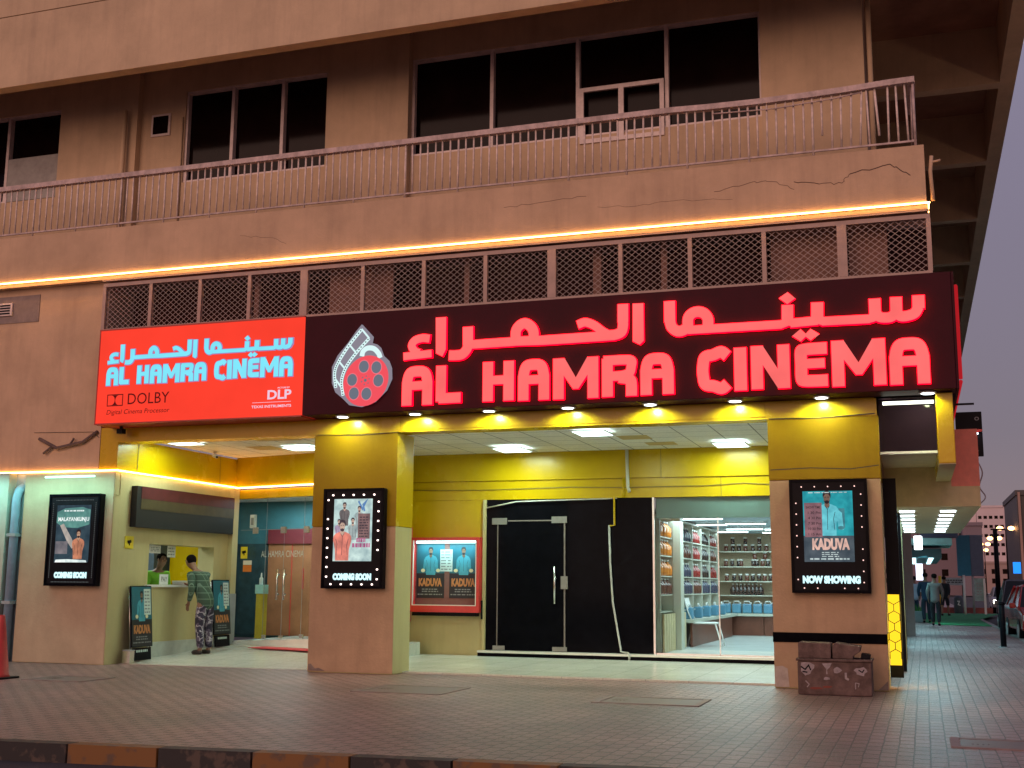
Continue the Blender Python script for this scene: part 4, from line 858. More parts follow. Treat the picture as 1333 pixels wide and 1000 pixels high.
# security camera
def cam_(loc, label, d=(1, -.6)):
    t = thing('security_camera', label, 'camera', loc, 'security cameras')
    x, y, z = loc; v = Vector((d[0], d[1], -.3)).normalized()
    G()._lathe((x, y, z-.03), [(.04, 0), (.045, .03)], 10).tube([(x, y, z-.03), (x, y, z-.08)], .012).build('mount', WHITE, t)
    p = Vector((x, y, z-.1)); G().tube([p-v*.08, p+v*.1], .035, 10).build('body', WHITE, t); G().tube([p+v*.1, p+v*.105], .028, 10).build('lens', BLK, t)
cam_((-14.2, 22.2, 4.32), 'small white security camera on the foyer ceiling over the ticket wall')
t = thing('security_camera', 'black box camera under the left end of the red sign', 'camera', (-14.3, 19.1, 4.45), 'security cameras')
G().box(-14.34, -14.22, 19.0, 19.12, 4.33, 4.42).build('body', BLKM, t); G().box(-14.3, -14.26, 19.04, 19.08, 4.42, 4.469).build('mount', BLKM, t)
# items on the ticket counter
t = thing('papers', 'stack of white papers on the ticket counter', 'papers', (-14.62, 21.9, 1.49)); 
for k in range(4): G().box(-14.75+.01*k, -14.5+.01*k, 21.7-.02*k, 22.1, 1.492+k*.02, 1.51+k*.02).build('sheet_stack', WHITE, t)
t = thing('counter_card', 'framed price card standing at the left end of the ticket counter', 'card', (-14.6, 21.1, 1.49))
G().frame(sidewall(-14.58, 0, 0)).pan(20.98, 21.26, 1.492, 1.70, 0, .02).build('card', WHITE, t); G().frame(sidewall(-14.58, 0, 0)).text('PAY', 21.02, 21.22, 1.55, 1.65, .022).build('lettering', BLKM, t)
for (y0, z0, w, h, lb) in [(20.95, 2.12, .38, .16, 'left'), (21.52, 2.05, .28, .24, 'middle')]:
    t = thing('notice', 'white notice taped inside the ticket window, '+('wide and low' if w > .3 else 'nearly square'), 'notice', (-14.7, y0, z0))
    G().frame(sidewall(-14.7, 0, 0)).pan(y0-w/2, y0+w/2, z0, z0+h, 0, .006).build('paper', WHITE, t); g = G().frame(sidewall(-14.7, 0, 0)); lines(g, y0-w*.4, y0+w*.4, z0+.03, z0+h-.03, .007, 3, 3); g.build('print', GREY, t)

# ------------------------------------------------------------------ people
def skin(name, verts, edges, radii, mats_, parent, matfn=None, sub=2):
    me = bpy.data.meshes.new(name+'_raw'); me.from_pydata(verts, edges, [])
    o = bpy.data.objects.new(name+'_raw', me); col.objects.link(o)
    m = o.modifiers.new('s', 'SKIN'); m.use_smooth_shade = True
    for i, r in enumerate(radii):
        rr = r if isinstance(r, tuple) else (r, r)
        me.skin_vertices[0].data[i].radius = rr; me.skin_vertices[0].data[i].use_root = (i == 0)
    s_ = o.modifiers.new('u', 'SUBSURF'); s_.levels = sub; s_.render_levels = sub
    dg = bpy.context.evaluated_depsgraph_get(); nm = bpy.data.meshes.new_from_object(o.evaluated_get(dg)); nm.name = name
    bpy.data.objects.remove(o); bpy.data.meshes.remove(me); nm.materials.clear()
    for q in mats_: nm.materials.append(q)
    for p in nm.polygons:
        p.use_smooth = True
        if matfn: p.material_index = matfn(p.center)
    r = bpy.data.objects.new(name, nm); col.objects.link(r); r.parent = parent; return r
SK = mat('skin', (.22, .11, .07), .55, var=.1); HAIR = mat('hair', (.008, .006, .006), .8, bump=.6, bscale=80, spec=.05)
def person(loc, rot, label, shirt, trousers, lean=0, stride=0, armsw=(0, 0), scale=1.0, sleeves=True, shorts=False, shoes=None, elbow=(.05, .05), head_fwd=0, arms=None, seat=False):
    # local metres, facing +Y
    t = thing('person', label, 'person', loc, None, rot); t.scale = (scale,)*3
    def L(z): return max(0, z-.95)*math.tan(lean)     # forward lean above the hips
    def pt(x, y, z): return (x, y+L(z), .95+(z-.95)*math.cos(lean) if z > .95 else z)
    V = []; E_ = []; Rr = []
    def v(p, r, c=None):
        V.append(p); Rr.append(r)
        if c is not None: E_.append((c, len(V)-1))
        return len(V)-1
    pel = v(pt(0, 0, .95), (.1, .075)); w = v(pt(0, .0, 1.1), (.09, .065), pel); ch = v(pt(0, .0, 1.3), (.1, .07), w); un = v(pt(0, 0, 1.44), (.06, .05), ch)
    nk = v(pt(0, .015+head_fwd*.4, 1.53), .05, un); jw = v(pt(0, .035+head_fwd*.8, 1.6), (.062, .07), nk); hd = v(pt(0, .02+head_fwd, 1.68), (.076, .092), jw); tp = v(pt(0, .01+head_fwd, 1.755), (.055, .068), hd)
    nose = v(pt(0, .125+head_fwd, 1.645), .013, jw)
    hands = []
    for i, s_ in enumerate((-1, 1)):
        sh = v(pt(s_*.175, 0, 1.41), .056, un)
        if arms and arms[i]: el, wr = arms[i]
        else:
            a = armsw[i]; el = pt(s_*(.225+elbow[i]*.5), .26*math.sin(a)-.02, 1.41-.27*math.cos(a)); wr = (el[0]-s_*.02, el[1]+.25*math.sin(a+.25), el[2]-.25*math.cos(a+.25))
        e1 = v(el, .041, sh); w1 = v(wr, .026, e1)
        dv = (Vector(wr)-Vector(el)).normalized(); side = Vector((0, 1, 0)); side = (side-dv*side.dot(dv)).normalized(); nin = dv.cross(side)
        pm = v(tuple(Vector(wr)+dv*.05), (.03, .02), w1); hands.append(pm)
        for k in range(4):
            o_ = side*(.027-.018*k); ln = (.075, .085, .08, .062)[k]; b0 = v(tuple(Vector(wr)+dv*.085+o_), .0095, pm)
            k1 = v(tuple(Vector(wr)+dv*(.085+ln*.5)+o_+nin*.008*-s_), .0085, b0); v(tuple(Vector(wr)+dv*(.085+ln*.9)+o_+nin*.022*-s_), .0075, k1)
        th0 = v(tuple(Vector(wr)+dv*.035+side*.035), .011, pm); v(tuple(Vector(wr)+dv*.075+side*.055), .0095, th0)
    legs = []
    for i, s_ in enumerate((-1, 1)):
        f = stride*s_
        hp = v((s_*.09, 0, .88), .088, pel); kn = v((s_*.1, f*.5+.02, .5), .058, hp); an = v((s_*.1, f-.03+(-.02 if f < 0 else 0), .085+(.03 if f < -.1 else 0)), .038, kn)
        toe = v((s_*.115, f+.13, .035), (.032, .028), an); legs.append((hp, kn, an, toe))
    zc = 1.5
    body = skin('body', V, E_, Rr, [SK], t)
    # shirt
    V2 = [tuple(Vector(V[pel])+Vector((0, -.01, -.21))), V[pel], V[w], V[ch], V[un]]; R2 = [(.165, .14), (.17, .14), (.165, .13), (.185, .14), (.125, .11)]; E2 = [(0, 1), (1, 2), (2, 3), (3, 4)]
    for i, s_ in enumerate((-1, 1)):
        idx = [k for k in range(len(V)) if (k, hands[i]) in E_]; a1 = [e for e in E_ if e[1] == hands[i]][0][0]; el_ = [e for e in E_ if e[1] == a1][0][0]; sh_ = [e for e in E_ if e[1] == el_][0][0]
        b0 = len(V2); V2 += [V[sh_], V[el_]]; R2 += [.085, .065]; E2 += [(4, b0), (b0, b0+1)]
        wp = Vector(V[a1]) if sleeves else Vector(V[el_]).lerp(Vector(V[a1]), .1)
        V2.append(tuple(Vector(V[el_]).lerp(wp, .93))); R2.append(.04 if sleeves else .054); E2.append((b0+1, b0+2))
    skin('shirt', V2, E2, R2, [shirt], t)
    # trousers
    V3 = [(0, L(1.0), 1.0), (0, 0, .88)]; R3 = [(.125, .1), (.145, .12)]; E3 = [(0, 1)]
    for hp, kn, an, toe in legs:
        b0 = len(V3); k_ = Vector(V[kn]); a_ = Vector(V[an]); end = k_.lerp(a_, .12 if shorts else .97)
        V3 += [V[hp], tuple(Vector(V[hp]).lerp(k_, .5)), V[kn], tuple(end)]; R3 += [.112, .098, .084, .078 if shorts else .064]; E3 += [(1, b0), (b0, b0+1), (b0+1, b0+2), (b0+2, b0+3)]
    skin('trousers', V3, E3, R3, [trousers], t)
    for hp, kn, an, toe in legs:
        a_, t_ = V[an], V[toe]
        skin('shoe', [(a_[0], a_[1]-.035, .04), (a_[0], a_[1]+.03, .055), (t_[0], t_[1]-.03, .045), (t_[0], t_[1]+.03, .035)], [(0, 1), (1, 2), (2, 3)], [.038, .048, .045, .03], [shoes or BLKM], t)
    # hair cap, ears, eyes, mouth
    hc = Vector(V[hd]); 
    skin('hair', [tuple(hc+Vector((0, -.05, -.06))), tuple(hc+Vector((0, -.045, .0))), tuple(hc+Vector((0, -.02, .05))), tuple(hc+Vector((0, .03, .075)))], [(0, 1), (1, 2), (2, 3)], [(.07, .06), (.1, .085), (.105, .09), (.09, .06)], [HAIR], t)
    for s_ in (-1, 1):
        for nm, off_, r_, m_ in (('ear', (s_*.08, .0, -.015), (.012, .02, .03), SK), ('eye', (s_*.03, .088, .0), (.012, .008, .007), BLK)):
            g = G(); g.ball((0, 0, 0), 1, 6, r_); o = g.build(nm, m_, t, off=(0, 0, 0)); o.scale = (1/K,)*3; o.location = hc+Vector(off_)
    g = G(); g.ball((0, 0, 0), 1, 6, (.024, .008, .005)); o = g.build('mouth', mat('lips', (.2, .07, .06), .5), t, off=(0, 0, 0)); o.scale = (1/K,)*3; o.location = Vector(V[jw])+Vector((0, .068, .0))
    return t
def camo():
    m = bpy.data.materials.new('camouflage'); n, N, L = nt(m); out = N.new('ShaderNodeOutputMaterial'); b = N.new('ShaderNodeBsdfPrincipled'); L.new(b.outputs[0], out.inputs[0]); b.inputs['Roughness'].default_value = .8
    tc = N.new('ShaderNodeTexCoord'); nz = N.new('ShaderNodeTexNoise'); nz.inputs['Scale'].default_value = 9; nz.inputs['Detail'].default_value = 3; nz.inputs['Roughness'].default_value = .4; L.new(tc.outputs['Object'], nz.inputs['Vector'])
    cr = N.new('ShaderNodeValToRGB'); cr.color_ramp.interpolation = 'CONSTANT'; L.new(nz.outputs['Fac'], cr.inputs[0])
    el = cr.color_ramp.elements; el[0].color = (.02, .018, .04, 1); el[1].position = .47; el[1].color = (.1, .08, .13, 1)
    e3 = el.new(.54); e3.color = (.38, .36, .42, 1); e4 = el.new(.60); e4.color = (.03, .028, .06, 1); L.new(cr.outputs[0], b.inputs['Base Color']); return m
def checked():
    m = bpy.data.materials.new('checked_cloth'); n, N, L = nt(m); out = N.new('ShaderNodeOutputMaterial'); b = N.new('ShaderNodeBsdfPrincipled'); L.new(b.outputs[0], out.inputs[0]); b.inputs['Roughness'].default_value = .8
    tc = N.new('ShaderNodeTexCoord'); sx = N.new('ShaderNodeSeparateXYZ'); L.new(tc.outputs['Object'], sx.inputs[0])
    def op(o_, a, b_=None):
        q = N.new('ShaderNodeMath'); q.operation = o_
        for i, v_ in enumerate((a, b_)):
            if v_ is None: continue
            if isinstance(v_, (int, float)): q.inputs[i].default_value = v_
            else: L.new(v_, q.inputs[i])
        return q.outputs[0]
    l1 = op('LESS_THAN', op('FRACT', op('MULTIPLY', sx.outputs[2], 9.5)), .12)
    l2 = op('LESS_THAN', op('FRACT', op('MULTIPLY', op('ADD', sx.outputs[0], op('MULTIPLY', sx.outputs[1], .8)), 9.5)), .12)
    mx = N.new('ShaderNodeMixRGB'); L.new(op('MAXIMUM', l1, l2), mx.inputs[0]); mx.inputs[1].default_value = (.035, .075, .052, 1); mx.inputs[2].default_value = (.12, .2, .15, 1)
    L.new(mx.outputs[0], b.inputs['Base Color']); return m
def cloth(n, c): return mat(n, c, .85, var=.15, scale=5)
# man at the ticket window, facing the wall (-x)
person((-13.80, 21.5, floor_z(21.5)), R(78), 'man in green checked shirt and camouflage trousers leaning to the ticket window', checked(), camo(), lean=R(24), armsw=(.1, .1), scale=.98, head_fwd=.08, arms=(None, ((.2, .3, 1.15), (.13, .52, 1.19))), shoes=mat('shoe_brown', (.03, .02, .018), .5))
person((-15.25, 21.75, .1), R(-115), 'ticket clerk in a bright green shirt behind the window, head bent down', cloth('lime_cloth', (.18, .5, .03)), cloth('dark_cloth', (.02, .02, .03)), lean=R(14), head_fwd=.06, scale=.97, sleeves=False, arms=(((-.22, .12, 1.16), (-.12, .34, 1.12)), ((.22, .12, 1.16), (.12, .34, 1.12))))
person((.37, 57.2, 0), R(4), 'pedestrian in dark navy clothes walking away, left of the pair near the pillar', cloth('navy_cloth', (.015, .03, .07)), cloth('navy_trousers', (.01, .015, .03)), stride=.1, armsw=(.2, -.2), scale=1.04)
person((.70, 53.2, 0), R(-6), 'pedestrian in a grey shirt and black trousers walking away over the paving', cloth('grey_cloth', (.17, .15, .14)), cloth('black_trousers', (.008, .008, .012)), stride=-.06, armsw=(.05, .35), scale=1.0)
person((1.45, 71.5, .02), R(-20), 'pedestrian in black with shorts and a pale cap walking on the green turf', cloth('black_cloth', (.01, .012, .02)), cloth('black_shorts', (.01, .01, .02)), stride=.14, armsw=(.3, -.3), scale=1.02, shorts=True)
person((-.12, 64.5, 0), R(20), 'pedestrian in a pale blue shirt half hidden by the far pillar', cloth('pale_blue_cloth', (.4, .55, .65)), cloth('denim', (.03, .05, .1)), stride=.1, armsw=(.2, -.1), scale=1.0, sleeves=False)

# ------------------------------------------------------------------ the lit shop
SH = thing('shop_interior', 'brightly lit shop room behind the window with white shelving walls', 'shop', (-4, 25, .15))
WALLC = mat('shop_wall', (.46, .4, .28), .6, var=.05); SHELF = mat('shelf_white', (.5, .52, .45), .4, var=.04); CABB = mat('cabinet_brown', (.16, .05, .03), .4, var=.15); CRATE = mat('crate_wood', (.6, .5, .3), .6, var=.15, scale=8)
G().box(-5.7, -5.62, 24.9, 36.4, .15, 3.1).box(-5.62, -1.0, 36.3, 36.4, .15, 3.1).box(-1.0, -.96, 25.2, 36.4, .15, 3.1).build('wall', WALLC, SH)
G().box(-5.7, -.96, 24.95, 36.4, 3.1, 3.16).build('ceiling', mat('shop_ceiling', (.3, .42, .48), .6), SH)
G().box(-5.7, -.96, 24.86, 36.4, .02, .149).build('floor', mat('shop_floor', (.62, .68, .68), .2, var=.05, scale=2), SH)
cy = [25.35, 26.75, 28.0, 29.3, 30.6, 31.9, 33.2]
g = G()
for y in cy: g.box(-5.62, -5.16, y, y+.04, .16, 3.02)
g.box(-5.62, -5.155, 25.3, 33.26, 3.02, 3.06)
for z in (1.0, 1.36, 1.76, 2.2, 2.6): g.box(-5.62, -5.17, 25.4, 33.2, z-.025, z)
g.build('wall_shelving', SHELF, SH)
G().box(-5.15, -4.98, 26.72, 27.1, .152, 3.06).build('shelf_end_panel', SHELF, SH)
g = G()
for z in (1.293, 1.70, 2.125, 2.565): g.box(-5.6, -1.05, 35.75, 36.29, z-.03, z)
g.build('back_shelf', SHELF, SH)
G().box(-5.61, -1.05, 35.3, 36.29, .70, .775).box(-5.61, -4.95, 28.1, 35.3, .70, .775).build('counter', SHELF, SH)
g = G()
for k in range(4): g.box(-5.25+k*1.05, -4.22+k*1.05, 35.4, 35.45, .155, .69)
g.box(-5.05, -5.0, 28.2, 34.6, .155, .69)
g.build('cabinet_front', CABB, SH)
g = G()
for k in range(5): g.box(-5.14, -5.1, 25.42+k*.26, 25.64+k*.26, .155, .95)
for k in range(3): g.box(-5.14, -5.1, 27.15+k*.28, 27.4+k*.28, .155, .95)
g.build('crate_front', CRATE, SH)
def bottle_mesh(kind):
    g = G()
    if kind == 'gallon': g._lathe((0, 0, 0), [(.1, 0), (.115, .03), (.115, .2), (.06, .26), (.03, .28), (.03, .31)], 10).use(1)._lathe((0, 0, .31), [(.036, 0), (.036, .04)], 8)
    elif kind == 'jar': g._lathe((0, 0, 0), [(.058, 0), (.06, .02), (.06, .15), (.05, .165)], 10).use(1)._lathe((0, 0, .165), [(.058, 0), (.058, .045)], 10)
    else:
        g._lathe((0, 0, 0), [(.08, 0), (.09, .02), (.09, .17), (.03, .25), (.024, .29)], 10).use(1)._lathe((0, 0, .29), [(.03, 0), (.03, .045)], 8)
    return g
CAPW = mat('cap_white', (.7, .72, .7), .4)
CN = {'orange': (.65, .2, .02), 'dark red': (.25, .02, .02), 'dark blue': (.03, .045, .09), 'black': (.015, .013, .014), 'brown': (.1, .03, .02)}
bank = {}
def bottle(kind, colr, loc, label, group):
    if (kind, colr) not in bank:
        bank[kind, colr] = single(bottle_mesh(kind), 'jar' if kind == 'jar' else 'bottle', [mat('liquid_'+colr, CN[colr], .15, var=.1), CAPW], label, 'jar' if kind == 'jar' else 'bottle', (0, 0, 0), group)
        o = bank[kind, colr]; o.location = Vector(loc)*K
    else:
        o = bank[kind, colr].copy(); col.objects.link(o); o.location = Vector(loc)*K; o['label'] = label; o['group'] = group
bays = ['nearest', 'second', 'third', 'fourth', 'fifth', 'farthest']
lay = [['orange']*3+['brown'], ['dark red']*4, ['dark blue', 'brown', 'dark blue', 'dark blue'], ['dark red', 'dark red', 'dark red', 'brown'], ['black', 'black', 'black', 'dark blue'], ['dark red', 'brown', 'dark red', 'dark blue']]
lev = ['top', 'second', 'third', 'lowest']
pos3 = ['front', 'front middle', 'back middle', 'back']
for bi in range(6):
    y0, y1 = cy[bi]+.05, cy[bi+1]
    for li, z in enumerate((2.6, 2.2, 1.76, 1.36)):
        if z == 2.6: z = 2.6
        kind = 'gallon' if bi in (0,) or li == 3 else 'bottle'
        for k in range(4):
            y = y0+(y1-y0)*(k+.5)/4+random.uniform(-.03, .03)
            bottle(kind, lay[bi][li], (-5.26, y, z), '%s bottle at the %s of the %s shelf in the %s bay' % (lay[bi][li], pos3[k], lev[li], bays[bi]), 'bottles on the left shop shelving')
rows = [(2.565, [790, 858, 920, 985, 1058, 1125, 1195], 'top'), (2.125, [785, 848, 915, 940, 1060, 1095, 1155, 1205], 'second'), (1.70, [792, 865, 927, 995, 1052, 1115, 1170, 1230], 'third')]
for z, xs_, nm in rows:
    for k, xx in enumerate(xs_):
        X = -5.444+(xx-750)*.002918
        bottle('jar', 'black' if k % 3 else 'brown', (X, 35.95, z), '%s white capped jar from the left on the %s shelf of the back wall' % (ORD[k], nm), 'jars on the back wall shelves')
for z, xx, nm in [(2.565, 858, 'second'), (2.565, 985, 'fourth'), (2.565, 1125, 'sixth')]:
    bottle('jar', 'black', (-5.444+(xx-750)*.002918, 35.95, z+.212), 'jar stacked on top of the %s jar on the top shelf' % nm, 'jars on the back wall shelves')
bottle('jar', 'brown', (-5.444+(1077-750)*.002918, 35.95, 2.125+.212), 'jar stacked over the pair in the middle of the second shelf', 'jars on the back wall shelves')
bottle('jar', 'brown', (-5.444+(1180-750)*.002918, 35.95, 2.125+.212), 'jar stacked over the rightmost pair of the second shelf', 'jars on the back wall shelves')
for k in range(8):
    bottle('bottle', 'black', (-5.14+k*.115, 35.9, 1.293), '%s black bottle from the left on the lowest back shelf' % ORD[k], 'black bottles on the lowest back shelf')
CANM = mat('can_blue', (.1, .27, .42), .35)
can0 = None
def can(loc, label, rz=0):
    global can0
    if can0 is None:
        can0 = thing('jerry_can', label, 'jerry can', loc, 'pale blue jerry cans on the counter', rz)
        O_ = Vector(loc)
        g = G(); g.v = []; g.box(-.13, .13, -.1, .1, 0, .27); o = g.build('body', CANM, can0, off=(0, 0, 0), bevel=.03)
        G().tube([(-.09, 0, .27), (-.07, 0, .34), (.06, 0, .34), (.08, 0, .27)], .018, 8).build('handle', CAPW, can0, off=(0, 0, 0))
        G()._lathe((.1, 0, .27), [(.03, 0), (.03, .04)], 8).build('cap', CAPW, can0, off=(0, 0, 0))
    else: copy_tree(can0, loc, rz, label)
for k in range(7): can((-5.3+k*.3, 35.6, .776), '%s blue jerry can from the left on the counter at the back wall' % ORD[k])
for k in range(5): can((-5.12, 28.5+k*1.25, .776), '%s blue jerry can from the front on the counter along the left shelving' % ORD[k], R(90))
t = thing('chair', 'white metal chair with curved back standing inside the shop window', 'chair', (-4.75, 28.6, .15))
g = G()
def ch(pts, r=.017, nm='leg', m=None): G().tube([(-4.75+a, 28.6+b_, .15+c_) for a, b_, c_ in pts], r, 8).build(nm, m or WHITE, t)
for yy in (-.24, .24):
    ch([(-.26, yy, .53), (-.34, yy, .25), (-.40, yy, 0)]); ch([(.26, yy, .53), (.34, yy, .25), (.4, yy, 0)])
    ch([(-.26, yy, .53), (-.38, yy, .8), (-.46, yy, 1.12)], .017, 'back_post')
G().box(-5.03, -4.47, 28.34, 28.86, .67, .71).build('seat', WHITE, t, bevel=.015)
G().add([(-5.12, 28.37, .98), (-5.12, 28.83, .98), (-5.22, 28.83, 1.27), (-5.22, 28.37, 1.27), (-5.1, 28.37, .98), (-5.1, 28.83, .98), (-5.2, 28.83, 1.27), (-5.2, 28.37, 1.27)], [(3,2,1,0),(4,5,6,7),(0,1,5,4),(1,2,6,5),(2,3,7,6),(3,0,4,7)]).build('backrest', WHITE, t)
for k, (x, y) in enumerate([(-4.6, 27.3), (-4.9, 30), (-3.9, 29.6), (-4.3, 32.4), (-3.3, 32.6), (-4.9, 34), (-3.6, 34.6)]):
    t = thing('shop_lamp', 'long shop ceiling tube, %s from the window' % ORD[k], 'ceiling light', (x, y, 3.09), 'tube lamps on the shop ceiling')
    G().box(x-.5, x+.5, y-.05, y+.05, 3.06, 3.098).build('housing', WHITE, t); G().box(x-.48, x+.48, y-.035, y+.035, 3.04, 3.058).build('tube', TUBEW, t)
for y in (27, 30.5, 34): lamp('AREA', 'shop_glow', (-3.9, y, 2.98), 62, (.74, .97, 1), 2.6, (0, 0, 0), 1.8)

# ------------------------------------------------------------------ rubble block in front of the right column
STN = mat('rough_stone', (.13, .09, .08), .95, spec=.1, var=.45, scale=7, bump=1.0, bscale=22, streak=.2)
STL = mat('old_sticker', (.3, .26, .27), .8, var=.3, scale=20)
def rock(pts, y0, y1, jit=.012):
    g = G().frame(facade(0, y0, 0)); g.prism(pts, -(y1-y0), 0); return g
t = thing('concrete_block', 'large scarred concrete block with torn stickers on the paving by the right column', 'block', (-1.19, 18.5, 0))
g = G().box(-1.71, -.67, 18.3, 18.9, 0, .48); g.build('block', STN, t, bevel=.02)
G().box(-1.73, -.655, 18.28, 18.92, .482, .515).build('slab', STN, t, bevel=.008)
fr = facade(0, 18.3, 0); random.seed(11)
def blob(cx, cz, a, b_, n=11): return [(cx+a*(1+random.uniform(-.3, .3))*math.cos(2*math.pi*k/n), cz+b_*(1+random.uniform(-.3, .3))*math.sin(2*math.pi*k/n)) for k in range(n)]
g = G().frame(fr).prism(blob(-1.58, .38, .11, .085), .001, .004).prism([(-1.36, .45), (-1.22, .46), (-1.25, .4), (-1.29, .36), (-1.285, .3), (-1.305, .3), (-1.3, .37)], .001, .004).prism(blob(-1.14, .36, .06, .04), .001, .004)
g.stroke([(-1.03, .33), (-1.03, .25), (-.99, .23)], .03, .001, .004).prism(blob(-.82, .35, .08, .06), .001, .004).stroke([(-.9, .19), (-.9, .1)], .014, .001, .004).stroke([(-.9, .19), (-.85, .18), (-.86, .13)], .012, .001, .005)
g.prism(blob(-1.3, .24, .05, .02), .001, .004).stroke([(-1.6, .2), (-1.55, .15), (-1.58, .11)], .016, .001, .004)
g.use(1).stroke([(-1.66, .4), (-1.6, .36), (-1.55, .42), (-1.52, .35)], .02, .004, .006).stroke([(-1.64, .33), (-1.57, .32)], .02, .004, .006).stroke([(-.85, .37), (-.8, .34), (-.77, .38)], .016, .004, .006)
g.use(2).prism(blob(-1.45, .1, .1, .018), .001, .004).prism(blob(-1.3, .12, .08, .014), .001, .0045)
g.build('sticker_print', [STL, BLKM, mat('red_brick_scar', (.2, .05, .035), .9)], t)
single(rock([(-1.70, .517), (-1.235, .517), (-1.23, .72), (-1.24, .735), (-1.69, .745), (-1.70, .73)], 18.36, 18.8), 'stone_block', STN, 'squared stone block lying on the left of the concrete block', 'block', (-1.46, 18.58, .517), 'loose stones on the concrete block', bevel=.012)
single(rock([(-1.21, .517), (-.93, .517), (-.915, .56), (-.83, .62), (-.81, .70), (-.99, .72), (-1.17, .745), (-1.215, .70)], 18.38, 18.8), 'stone_block', STN, 'broken stone block with a chipped corner lying in the middle of the concrete block', 'block', (-1.05, 18.59, .517), 'loose stones on the concrete block', bevel=.012)
single(rock([(-.82, .517), (-.69, .517), (-.68, .575), (-.71, .59), (-.81, .6)], 18.45, 18.7), 'stone_chunk', BLKM, 'small dark chunk at the right end of the concrete block', 'stone', (-.75, 18.57, .517), bevel=.01)

# ------------------------------------------------------------------ corner: hexagon lamp, dark transom, canopy
t = thing('hexagon_light_panel', 'tall black panel with glowing yellow hexagon pattern beside the right column', 'light panel', (-.36, 20.4, 0))
G().box(-.455, -.27, 20.33, 20.45, .14, .33).box(-.455, -.25, 20.33, 20.45, 1.44, 3.30).box(-.275, -.255, 20.32, 20.45, .14, 1.438).build('case', BLKM, t)
G().box(-.453, -.277, 20.34, 20.44, .332, 1.438).build('lit_panel', glow('hex_yellow', (1, .62, .02), 1.35), t)
g = G().frame(facade(0, 20.34, 0)); a = .1
for r_ in range(6):
    for c_ in range(-1, 3):
        cx = -.365+(c_*math.sqrt(3)*a)+(a*math.sqrt(3)/2 if r_ % 2 else 0); cz = .40+r_*a*1.5+.08
        for k in range(3):
            an = math.pi/6+k*math.pi/3
            p = (cx+a*math.cos(an), cz+a*math.sin(an)); q = (cx+a*math.cos(an+math.pi/3), cz+a*math.sin(an+math.pi/3))
            if all(-.456 < u[0] < -.272 and .33 < u[1] < 1.44 for u in (p, q)): g.stroke([p, q], .011, .001, .006)
            else:
                q2 = [Vector(p), Vector(q)]
                if p[0] > q[0]: q2.reverse()
                lo, hi = -.455, -.275
                if q2[1].x > lo and q2[0].x < hi and all(.33 < u.y < 1.44 for u in q2) and q2[1].x-q2[0].x > .01:
                    f_ = lambda X: q2[0].lerp(q2[1], (X-q2[0].x)/(q2[1].x-q2[0].x))
                    s0 = f_(max(lo, q2[0].x)); s1 = f_(min(hi, q2[1].x)); g.stroke([s0, s1], .011, .001, .006)
g.build('hexagon_outline', BLKM, t)
lamp('AREA', 'hex_glow', (-.2, 20.1, .9), 9, (1, .68, .08), .25, (R(62), 0, R(25)), 1.0)
for k, (y, w, c_) in enumerate([(24.0, .2, BLKM), (26.3, .19, CREAM), (28.2, .18, BLKM), (30.4, .16, CREAM), (32.7, .14, BLKM), (35.5, .12, BLKM)]):
    single(G().box(-.48, -.44+w, y, y+.16, 0, 3.1), 'shop_pilaster', c_, '%s %s shopfront fin along the side wall, counted from the corner' % (ORD[k], 'black' if c_ is BLKM else 'cream'), 'pilaster', (-.4, y, 0), 'thin shopfront fins along the side wall')
single(G().box(-.47, -.10, 41.6, 42.3, 0, 4.2), 'street_pillar', mat('pillar_grey', (.26, .22, .2), .7, var=.1), 'plain grey brown pillar at the end of the side canopy', 'pillar', (-.28, 42, 0), bevel=.01)
t = thing('dark_transom', 'glossy dark panel with a tube lamp between the right column and the yellow edge beam', 'panel', (0, 19.5, 3.63))
G().box(-.45, .40, 19.5, 19.54, 3.64, 4.47).build('panel', mat('transom_glass', (.012, .006, .012), .08, spec=.03), t)
G().box(-.45, .40, 19.42, 19.56, 3.60, 3.638).build('sill', mat('sill_white', (.6, .62, .6), .4), t)
G().tube([(-.38, 19.42, 4.40), (.38, 19.42, 4.40)], .028).build('tube', glow('transom_tube', (.9, .9, .75), 3), t)
t = thing('corner_canopy', 'yellow edge beam and boxed canopy over the side street pavement', 'canopy', (.5, 20, 3.4))
G().box(.402, .645, 19.0, 23.0, 3.40, 4.47).build('edge_beam', YEL, t, bevel=.01)
G().box(.402, .645, 19.003, 22.99, 3.385, 3.397).build('beam_underside', CREAM, t)
OLV = mat('canopy_paint', (.55, .45, .26), .6, var=.12, streak=.2)
G().box(-.46, .40, 19.56, 22.2, 3.64, 3.7).build('soffit', OLV, t)
RB = mat('canopy_sign_glow', (.75, .22, .17), .6, var=.12, streak=.2)  # red glow of the sign put into this panel's colour
G().box(-.47, 1.12, 22.2, 33.2, 2.95, 3.68).build('canopy_box', OLV, t)
G().box(.655, 1.123, 22.197, 33.2, 3.3, 4.3).build('upper_panel', RB, t)
cl0 = None
for c_, (x, nm) in enumerate([(-.11, 'wall side'), (.61, 'road side')]):
    for k in range(7):
        y = 23.4+k*1.4; lb = '%s strip light from the corner, %s row under the canopy' % (ORD[k], nm)
        if cl0 is None:
            cl0 = thing('canopy_light', lb, 'strip light', (x, y, 2.95), 'two rows of strip lights under the side canopy')
            G().box(x-.13, x+.13, y-.13, y+.13, 2.925, 2.948).build('diffuser', glow('canopy_panel', (.8, .97, 1), 5), cl0)
            G().box(x-.15, x+.15, y-.15, y+.15, 2.9485, 2.9495).build('trim', WHITE, cl0)
        else: copy_tree(cl0, (x, y, 2.95), label=lb)
lamp('AREA', 'canopy_glow', (.25, 25.5, 2.9), 60, (.45, .92, 1), 1.0, (0, 0, 0), 5)
